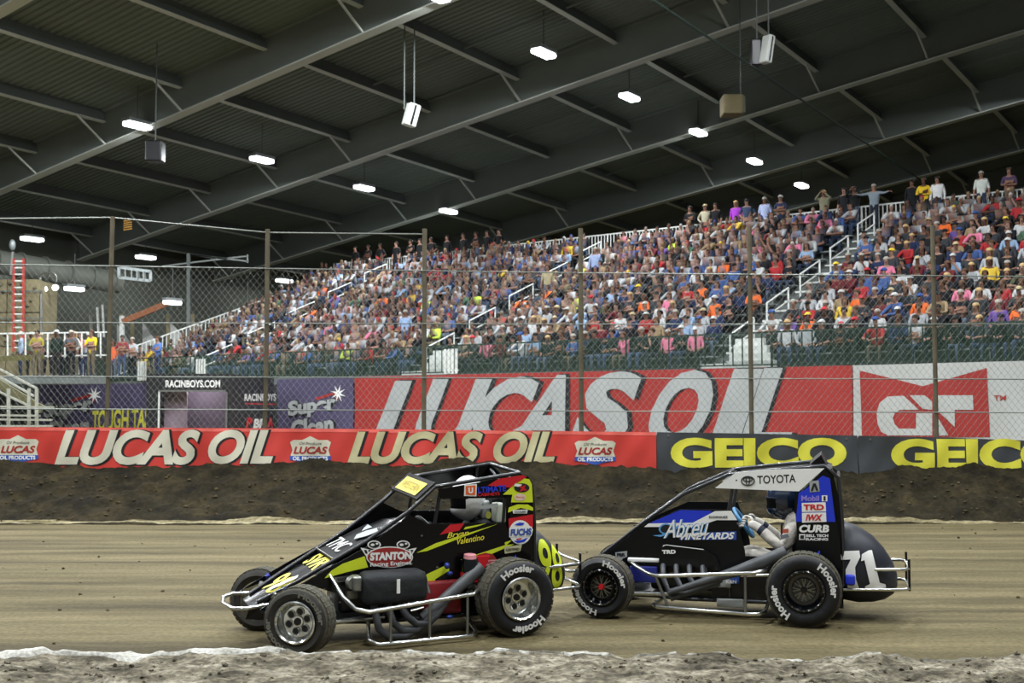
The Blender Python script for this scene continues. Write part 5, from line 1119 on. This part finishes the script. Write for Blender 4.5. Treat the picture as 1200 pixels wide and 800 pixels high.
MS = [shade_mat('spectator skin', SKINS), shade_mat('shirt cloth', 'object'), shade_mat('trouser cloth', PANTS), pm('dark shoe', '#202022', 0.6), pm('dark eye', '#1a1412', 0.4)]
M_HAIR = shade_mat('hair or cap', 'object', 0.75)
def body(pose, lod, sleeves=True):
    """seated or standing person facing -y; feet at z=0"""
    N = {}; E = []; R = {'pelvis'}
    sit = pose in ('lap', 'cross', 'lean', 'chin', 'point')
    ph = .53 if sit else .98; ln = -.16 if pose == 'lean' else (-.08 if pose == 'chin' else 0.0)
    N['pelvis'] = ((0, 0, ph), (.17, .12)); N['belly'] = ((0, ln * .4, ph + .20), (.165, .12)); N['chest'] = ((0, ln * .8, ph + .40), (.185, .12)); N['neck'] = ((0, ln * 1.1 - .01, ph + .57), .058)
    N['jaw'] = ((0, ln * 1.2 - .045, ph + .645), (.062, .072)); N['head'] = ((0, ln * 1.2 - .03, ph + .74), (.083, .098)); N['crown'] = ((0, ln * 1.2 - .015, ph + .80), (.07, .08))
    if not lod:
        N['jaw'] = (N['jaw'][0], .04); N['head'] = (N['head'][0], .05); N['crown'] = (N['crown'][0], .04)
    E += [('pelvis', 'belly'), ('belly', 'chest'), ('chest', 'neck'), ('neck', 'jaw'), ('jaw', 'head'), ('head', 'crown')]
    if lod: N['nose'] = ((0, ln * 1.2 - .145, ph + .70), .016); E.append(('head', 'nose'))
    sh = ph + .50
    for s, q in (('l', -1), ('r', 1)):
        N[s + 'shoulder'] = ((q * .19, ln, sh), .065)
        el, wr, d, n = {'lap': ((.27, -.05, sh - .29), (.12, -.27, sh - .36), (-.5, -.8, -.1), (0, -.2, 1)), 'cross': ((.26, -.10, sh - .26), (-.04, -.20, sh - .24 - .05 * q), (-1, -.05, .05), (0, -1, .2)),
                        'lean': ((.27, -.32, sh - .27), (.07, -.50, sh - .30), (-.5, -.7, -.1), (0, -.3, 1)), 'chin': ((.22, -.25, sh - .27), (.05, -.20, sh + .02), (-.3, .2, 1), (.3, -1, 0)) if q > 0 else ((.26, -.12, sh - .28), (.02, -.28, sh - .30), (-.9, -.2, 0), (0, -.5, 1)),
                        'point': ((.27, -.05, sh - .29), (.12, -.27, sh - .36), (-.5, -.8, -.1), (0, -.2, 1)), 'stand': ((.25, .02, sh - .30), (.26, -.06, sh - .56), (-.05, -.2, -1), (1, 0, 0)),
                        'hips': ((.36, .04, sh - .25), (.19, -.05, sh - .42), (-.6, -.2, -.6), (.6, -.5, 0)), 'camera': ((.32, -.12, sh - .02), (.09, -.22, sh + .20), (-.5, -.2, .8), (.5, -.8, .2)), 'arms_out': ((.42, -.10, sh - .05), (.62, -.22, sh - .02), (.9, -.3, 0), (0, 0, 1)), 'folded': ((.26, -.08, sh - .28), (-.03, -.19, sh - .24 - .05 * q), (-1, -.05, .05), (0, -1, .2))}[pose]
        el = (q * el[0], el[1] + ln, el[2]); wr = (q * wr[0], wr[1] + ln, wr[2]); d = (q * d[0], d[1], d[2]); n = (q * n[0], n[1], n[2])
        N[s + 'elbow'] = (el, .046); N[s + 'wrist'] = (wr, .031)
        E += [('chest', s + 'shoulder'), (s + 'shoulder', s + 'elbow'), (s + 'elbow', s + 'wrist')]
        if lod: hand(N, E, R, s, wr, d, n, -q, .45, 1.0)
        else:
            N[s + 'palm'] = ((Vector(wr) + Vector(d).normalized() * .09)[:], .036); E.append((s + 'wrist', s + 'palm'))
        if sit: N[s + 'hip'] = ((q * .10, -.04, .51), .088); N[s + 'knee'] = ((q * .15, -.44, .53), .070); N[s + 'ankle'] = ((q * .14, -.42, .10), .045); N[s + 'toe'] = ((q * .16, -.56, .045), .042)
        else: N[s + 'hip'] = ((q * .095, 0, .92), .092); N[s + 'knee'] = ((q * .11, -.02, .50), .065); N[s + 'ankle'] = ((q * .12, .02, .10), .045); N[s + 'toe'] = ((q * .14, -.14, .045), .042)
        E += [('pelvis', s + 'hip'), (s + 'hip', s + 'knee'), (s + 'knee', s + 'ankle'), (s + 'ankle', s + 'toe')]
    me = skin_mesh('spectator', N, E, R, 1 if lod else 0)
    nz = N['neck'][0][2]
    def rule(a, b, tt, p):
        if b in ('jaw', 'head', 'crown', 'nose') or (b == 'neck' and tt > .75): return 0
        if 'palm' in b or (a[1:2] in 'ft' and len(a) <= 4): return 0
        if b.endswith('wrist'): return 0 if sleeves else (0 if tt > .9 else 1)
        if b.endswith('toe'): return 3
        if b[1:] in ('hip', 'knee', 'ankle'): return 2
        return 1
    mi = paint(me, N, E, rule, MS)
    hc = N['head'][0]
    if lod:                            # eyes and mouth
        bm = bmesh.new(); bm.from_mesh(me)
        for dx, dz, w, h in ((-.032, .0, .012, .007), (.032, .0, .012, .007), (0, -.085, .022, .005)):
            c = Vector((hc[0] + dx, hc[1] - (.094 if dz == 0 else .088), hc[2] + dz)); vs = [bm.verts.new(c + Vector((sx * w, yy, sz * h))) for yy in (-.006, .006) for sx, sz in ((-1, -1), (1, -1), (1, 1), (-1, 1))]
            for f in ((0, 1, 2, 3), (0, 4, 5, 1), (1, 5, 6, 2), (2, 6, 7, 3), (3, 7, 4, 0)):
                fc = bm.faces.new([vs[i] for i in f]); fc.material_index = 4
        bm.to_mesh(me); bm.free()
    return me, hc
POSES = ['lap', 'cross', 'lean', 'chin']
STANDS = ['stand', 'hips', 'camera', 'arms_out', 'folded']
NEAR = {(p, s): body(p, True, s) for p in POSES + STANDS for s in (True, False)}
def hair_mesh(kind, h):
    mb = MB(); c = (h[0], h[1] + .012, h[2] + .035)
    if kind == 'cap':
        mb.ball(c, (.098, .112, .088), 12, 5, z0=-.15); mb.add([(-.07, c[1] - .09, c[2] + .005), (.07, c[1] - .09, c[2] + .005), (.055, c[1] - .185, c[2] - .012), (-.055, c[1] - .185, c[2] - .012), (-.07, c[1] - .09, c[2] + .015), (.07, c[1] - .09, c[2] + .015), (.055, c[1] - .185, c[2] - .004), (-.055, c[1] - .185, c[2] - .004)], [(0, 3, 2, 1), (4, 5, 6, 7), (0, 1, 5, 4), (1, 2, 6, 5), (2, 3, 7, 6), (3, 0, 4, 7)])
    else:
        mb.ball(c, (.096, .108, .085), 12, 5, z0=-.12)
        n0 = len(mb.v); back = -.20 if kind == 'long hair' else -.075; P = []
        for a in np.linspace(-.15 if kind == 'long hair' else .1, PI + (.15 if kind == 'long hair' else -.1), 9):
            P.append([(c[0] + .097 * math.cos(a) * k, c[1] + .104 * math.sin(a) * k + .01, c[2] + z) for z, k in ((.0, 1.0), (back * .5, 1.02), (back, .85))])
        mb.grid(P)
    return mb.mesh('hair', M_HAIR, 60)
HAIR = {}
def hair_for(pose, kind):
    if (pose, kind) not in HAIR: HAIR[pose, kind] = hair_mesh(kind, NEAR[pose, True][1])
    return HAIR[pose, kind]
SHIRTS = [('black', '#15161a', 25), ('dark grey', '#2f3236', 17), ('white', '#b0b2b2', 12), ('light grey', '#9b9fa2', 11), ('navy', '#1f2a48', 9), ('blue', '#3b5282', 7), ('light blue', '#7f97b2', 5), ('red', '#98282c', 4), ('maroon', '#5c2026', 4), ('orange', '#d8642a', 1.6), ('tan', '#8a775a', 4), ('green', '#43604a', 2), ('olive', '#4b4d38', 3), ('pink', '#c8708a', 1.4), ('yellow', '#c8a93a', .7), ('purple', '#5c4684', 1), ('lime', '#c3de4a', .8)]
HEADS = [('brown hair', 'short', '#4a3526', 17), ('grey hair', 'short', '#9a958c', 14), ('dark hair', 'short', '#231c18', 12), ('blond hair', 'long hair', '#b39667', 9), ('long brown hair', 'long hair', '#5a4030', 10), ('a white cap', 'cap', '#b5b5b2', 8), ('a black cap', 'cap', '#1b1c1f', 13), ('a red cap', 'cap', '#a82830', 5), ('a blue cap', 'cap', '#2e4a86', 5), ('a tan cap', 'cap', '#b0a07c', 5), ('a yellow cap', 'cap', '#d2b63c', 1)]
prs = random.Random(11)
def pick(tab): 
    r = prs.uniform(0, sum(q[-1] for q in tab))
    for q in tab:
        r -= q[-1]
        if r <= 0: return q
    return tab[-1]
FACE = math.atan2(-NN[0], NN[1])
def place_person(loc, rz, pose, shirt, head, lab, group=None, sc=1.0, sleeves=None):
    me, h = NEAR[pose, prs.random() < .6 if sleeves is None else sleeves]
    o = bpy.data.objects.new('person', me); C.objects.link(o); o.location = loc; o.rotation_euler = (0, 0, rz); o.scale = (sc, sc, sc); o.color = lin(shirt) + (1,)
    label(o, lab, 'person', group)
    k = bpy.data.objects.new('cap' if head[1] == 'cap' else 'hair', hair_for(pose, head[1])); C.objects.link(k); k.parent = o; k.color = lin(head[2]) + (1,)
    return o
# every seat of the stand
seats = []
fixed = [(1087, 357, 'orange'), (1000, 340, 'orange'), (1022, 362, 'white'), (984, 352, 'yellow'), (878, 353, 'orange'), (845, 344, 'orange'), (1160, 300, 'yellow'), (751, 408, 'red'), (725, 381, 'pink'), (441, 397, 'red'), (405, 393, 'lime'), (515, 383, 'lime'), (1075, 320, 'white'), (810, 375, 'pink'), (620, 412, 'light blue'), (1198, 345, 'orange')]
for r in range(ROWS):
    s = S0 + 0.4 + prs.random() * .3
    while s < S1 - 0.3:
        s += prs.uniform(.47, .60)
        if any(abs(s - a) < .85 for a in AISLES) or s > S1 - .3: continue
        if prs.random() < (.05 if r > 1 else .07): continue
        p = ST(s, row_t(r) + .12, row_z(r)); u, v = proj((p[0], p[1], p[2] + 1.2))
        if u < -30 or u > 1330: continue
        seats.append((math.dist(p, EYE), r, s, p, u, v))
seats.sort()
near = [q for q in seats if q[4] < 1222][:262]; ids = {id(q) for q in near}; far = [q for q in seats if id(q) not in ids]
POSTPX = [127, 312, 497, 681, 880, 1096]
BAY = ['left of the first post', 'between posts one and two', 'between posts two and three', 'between posts three and four', 'between posts four and five', 'between posts five and six', 'right of the sixth post']
rec = []; used = set()
for d, r, s, p, u, v in near:
    sh = pick(SHIRTS); hd = pick(HEADS); best = None
    for i, (fx, fy, fc) in enumerate(fixed):
        if i not in used and abs(fx - u) < 9 and abs(fy - v) < 16: sh = [q for q in SHIRTS if q[0] == fc][0]; used.add(i)
    bay = sum(u > q for q in POSTPX); pose = POSES[prs.choices(range(4), (40, 22, 24, 14))[0]]
    rec.append([sh, hd, r, bay, pose, p, u, s])
count = {}
for q in rec: count.setdefault((q[0][0], q[1][0], q[2], q[3]), []).append(q)
GR = ['spectators in the front row', 'spectators in the second row', 'spectators in the third row', 'spectators in the fourth row', 'spectators in the fifth row']
for key, qs in count.items():
    qs.sort(key=lambda q: q[6])
    for i, q in enumerate(qs):
        sh, hd, r, bay, pose, p, u, s = q
        lab = 'spectator, %s top, %s, %s row, %s' % (sh[0], hd[0].replace('a ', ''), 'front' if r == 0 else ORD[r], BAY[bay])
        if len(qs) > 1: lab += ', %s such' % ORD[i]
        place_person(p, FACE + prs.uniform(-.35, .35) - .05, pose, sh[1], hd, lab, 'spectators in the %s row' % ('front' if r == 0 else ORD[r]), prs.uniform(.94, 1.05))
# the rest of the crowd, past what can be told apart, is one object
LOW = []
for p, sl in [(p, q) for p in POSES for q in (True, False)]:
    me, h = body(p, False, sl); n = len(me.vertices); co = np.zeros(n * 3); me.vertices.foreach_get('co', co); co = co.reshape(-1, 3)
    vm = np.zeros(n, int)
    for f in me.polygons:
        for i in f.vertices: vm[i] = f.material_index
    fs = [tuple(f.vertices) for f in me.polygons]; nh = len(co)
    hb = MB().ball((h[0], h[1], h[2]), (.072, .090, .112), 8, 6); co = np.vstack([co, np.array(hb.v)]); vh = [5 if (q[2] > h[2] + .02 or q[1] > h[1] - .02) else 0 for q in hb.v]
    vm = np.concatenate([vm, vh]); fs += [tuple(i + nh for i in f) for f in hb.f]; LOW.append((co, vm, fs)); bpy.data.meshes.remove(me)
CV, CF, CC = [], [], []; off = 0
for d, r, s, p, u, v in far:
    co, vm, fs = LOW[prs.choices(range(4), (40, 22, 24, 14))[0] * 2 + (prs.random() < .5)]; a = FACE + prs.uniform(-.4, .4); k = prs.uniform(.93, 1.05); c, q = math.cos(a), math.sin(a)
    w = np.stack([co[:, 0] * c - co[:, 1] * q, co[:, 0] * q + co[:, 1] * c, co[:, 2]], 1) * k + np.array(p); CV.append(w)
    sh, hd = pick(SHIRTS), pick(HEADS); colr = [tuple(.85 * q for q in lin(prs.choice(SKINS))), lin(sh[1]), lin(prs.choice(PANTS)), lin('#202022'), lin('#202022'), tuple((.9 if hd[1] == 'cap' else .5) * q for q in lin(hd[2]))]
    for i, (fx, fy, fc) in enumerate(fixed):
        if i not in used and abs(fx - u) < 9 and abs(fy - v) < 16: colr[1] = lin([x for x in SHIRTS if x[0] == fc][0][1]); used.add(i)
    CC.append(np.array(colr)[vm]); CF.extend([tuple(i + off for i in f) for f in fs]); off += len(co)
me = bpy.data.meshes.new('crowd'); o0 = np.array(ST(15, 8, 5)); me.from_pydata(np.vstack(CV) - o0, [], CF); at = me.attributes.new('Col', 'FLOAT_COLOR', 'POINT')
cc = np.vstack(CC); at.data.foreach_set('color', np.hstack([cc, np.ones((len(cc), 1))]).ravel().astype(np.float32)); me.materials.append(shade_mat('crowd colours', 'vertex')); me.shade_smooth()
crowd = bpy.data.objects.new('crowd', me); C.objects.link(crowd); crowd.location = o0
label(crowd, 'packed crowd of seated spectators filling the upper rows of the stand', 'crowd', None, 'stuff')
# people standing along the top of the stand and in the aisles
H_ = {h[0]: h for h in HEADS}
def stander(px, py_head, t, shirt, head, pose, lab, group='people standing at the top of the stand', z=None, turn=0.0, sc=1.0):
    k = (px - 600) / 1400.0 * (1 / math.cos(PITCH)) * 1.0
    s = 0.0
    b = P0 + NN * t; s = (k * b[1] - b[0]) / (UU[0] - k * UU[1])
    return place_person(ST(s, t, rz if z is None else z), FACE + turn, pose, shirt, H_[head], lab, group, sc)
tt = rt - 0.1
for px, sh, hd, pose, lab in ((810, '#16171b', 'dark hair', 'folded', 'person in black standing at the top rail, leftmost of the lit group'), (828, '#a8a38c', 'a tan cap', 'hips', 'person in khaki and a pale cap at the top rail'), (840, '#141518', 'dark hair', 'stand', 'tall person in black left of the purple shirt at the top'),
    (864, '#a23fc0', 'blond hair', 'stand', 'person in a bright purple shirt standing at the top of the stand'), (877, '#34425c', 'a black cap', 'hips', 'tall person in slate blue beside the purple shirt at the top'), (898, '#a9b4d8', 'grey hair', 'stand', 'person in pale blue right of the slate blue top'), (917, '#1f2a48', 'a white cap', 'folded', 'person in navy with a white cap at the top rail'),
    (968, '#7c7a64', 'blond hair', 'camera', 'person in drab green raising hands to the face at the top'), (992, '#1b1c20', 'dark hair', 'stand', 'person in black right of the raised drab green arms'), (1004, '#131417', 'a black cap', 'camera', 'person in black with both arms raised at the top rail'), (1027, '#7f8a93', 'grey hair', 'arms_out', 'person in grey with arms spread at the top rail'),
    (1072, '#15171c', 'a black cap', 'stand', 'broad person in black left of the yellow shirt at the top'), (1086, '#d9b62c', 'brown hair', 'folded', 'person in a yellow shirt at the top of the stand'), (1102, '#d8d9d8', 'dark hair', 'stand', 'person in white right of the yellow shirt at the top'), (1154, '#c9cfc9', 'grey hair', 'stand', 'person in a white long top standing above all others at the right'), (1187, '#4a3a56', 'brown hair', 'folded', 'person in dark plum at the top near the right edge')):
    stander(px, 0, tt, sh, hd, pose, lab, turn=0.1, sc=1.0)
for i, (px, pose) in enumerate(((416, 'stand'), (431, 'folded'), (445, 'hips'), (464, 'stand'), (481, 'folded'), (492, 'stand'), (505, 'hips'), (524, 'stand'), (543, 'stand'), (558, 'folded'), (571, 'stand'), (585, 'hips'))):
    stander(px, 0, tt, '#101114', 'dark hair', pose, 'shade-darkened person at the shaded left end of the top walkway, %s from the left' % ORD[i], 'people in shadow at the top left of the stand')  # shade at this end is put into near-black clothes and dark hair
for px, r, sh, hd, lab in ((698, 9, '#8f9fc0', 'grey hair', 'person in a pale blue shirt standing among seated rows behind the fourth post'), (642, 7, '#9c9374', 'brown hair', 'person in khaki standing in the middle aisle'), (475, 2, '#8ba3c6', 'grey hair', 'person in pale blue standing at the foot of the middle aisle')):
    stander(px, 0, row_t(r) + .05, sh, hd, 'stand', lab, 'people standing among the seats', row_z(r) + .1, turn=.4)
# people on the concourse at the far left
cm = [(24, '#8fa0b4', 'grey hair', 'pale blue'), (36, '#5b6a50', 'a white cap', 'green'), (47, '#4c5044', 'a tan cap', 'olive'), (56, '#3c4038', 'dark hair', 'charcoal'), (66, '#5a4a3a', 'brown hair', 'brown'), (76, '#2a2c30', 'a black cap', 'black'), (87, '#b0aaa0', 'blond hair', 'cream'), (95, '#b04038', 'brown hair', 'red'), (103, '#a8b8c8', 'a white cap', 'light blue')]
for i, (px, sh, hd, nm) in enumerate(cm):
    q = at_depth(px, 430, 47.5 + (i % 3) * .5); place_person((q[0], q[1], 3.2), FACE * .4 + prs.uniform(-.8, .8), STANDS[i % 5 if i % 5 not in (2, 3) else 0], sh, H_[hd], 'person in %s behind the white fence at the far left' % nm, 'people on the concourse behind the white fence')
for px, Yd, sh, hd, lab in ((107, 45.6, '#e0c422', 'brown hair', 'person in a bright yellow jacket at the green front railing'), (83, 45.8, '#4b4d52', 'grey hair', 'person in dark grey left of the yellow jacket'), (66, 45.6, '#1d2a24', 'a white cap', 'person in dark green with a white cap at the green railing'), (43, 45.7, '#8a8030', 'dark hair', 'person in dull yellow low at the far left railing'), (185, 49.5, '#4a6ba4', 'brown hair', 'person in blue at the foot of the white stair railing'), (143, 49, '#6d2a2c', 'dark hair', 'person in maroon right of the first fence post'), (132, 53, '#c9613a', 'brown hair', 'person in orange right of the first fence post'), (165, 57, '#3a3f46', 'dark hair', 'person in dark grey before the white tent'), (176, 57, '#b8506a', 'long brown hair', 'person in rose pink before the white tent'), (186, 57.5, '#a83b4a', 'dark hair', 'person in red before the white tent'), (155, 50.5, '#9da3a6', 'grey hair', 'person in light grey behind the maroon top')):
    q = at_depth(px, 430, Yd); place_person((q[0], q[1], 3.14), FACE * .5 + prs.uniform(-.4, .4), 'folded' if px % 2 else 'stand', sh, H_[hd], lab, 'people on the concourse by the first fence post')
conc = single('concourse_floor', MB().hexa([(q[0], q[1], z) for z in (3.0, 3.19) for q in (at_depth(-120, 430, 46.4), at_depth(126, 430, 46.4), at_depth(125, 430, 50.5), at_depth(-120, 430, 50.5))]), M_STEP, kind='structure')
single('concourse_walk', MB().hexa([(q[0], q[1], z) for z in (2.9, 3.13) for q in (at_depth(-120, 430, 45.2), at_depth(129, 430, 45.2), at_depth(129, 430, 46.38), at_depth(-120, 430, 46.38))]), M_STEP, kind='structure')
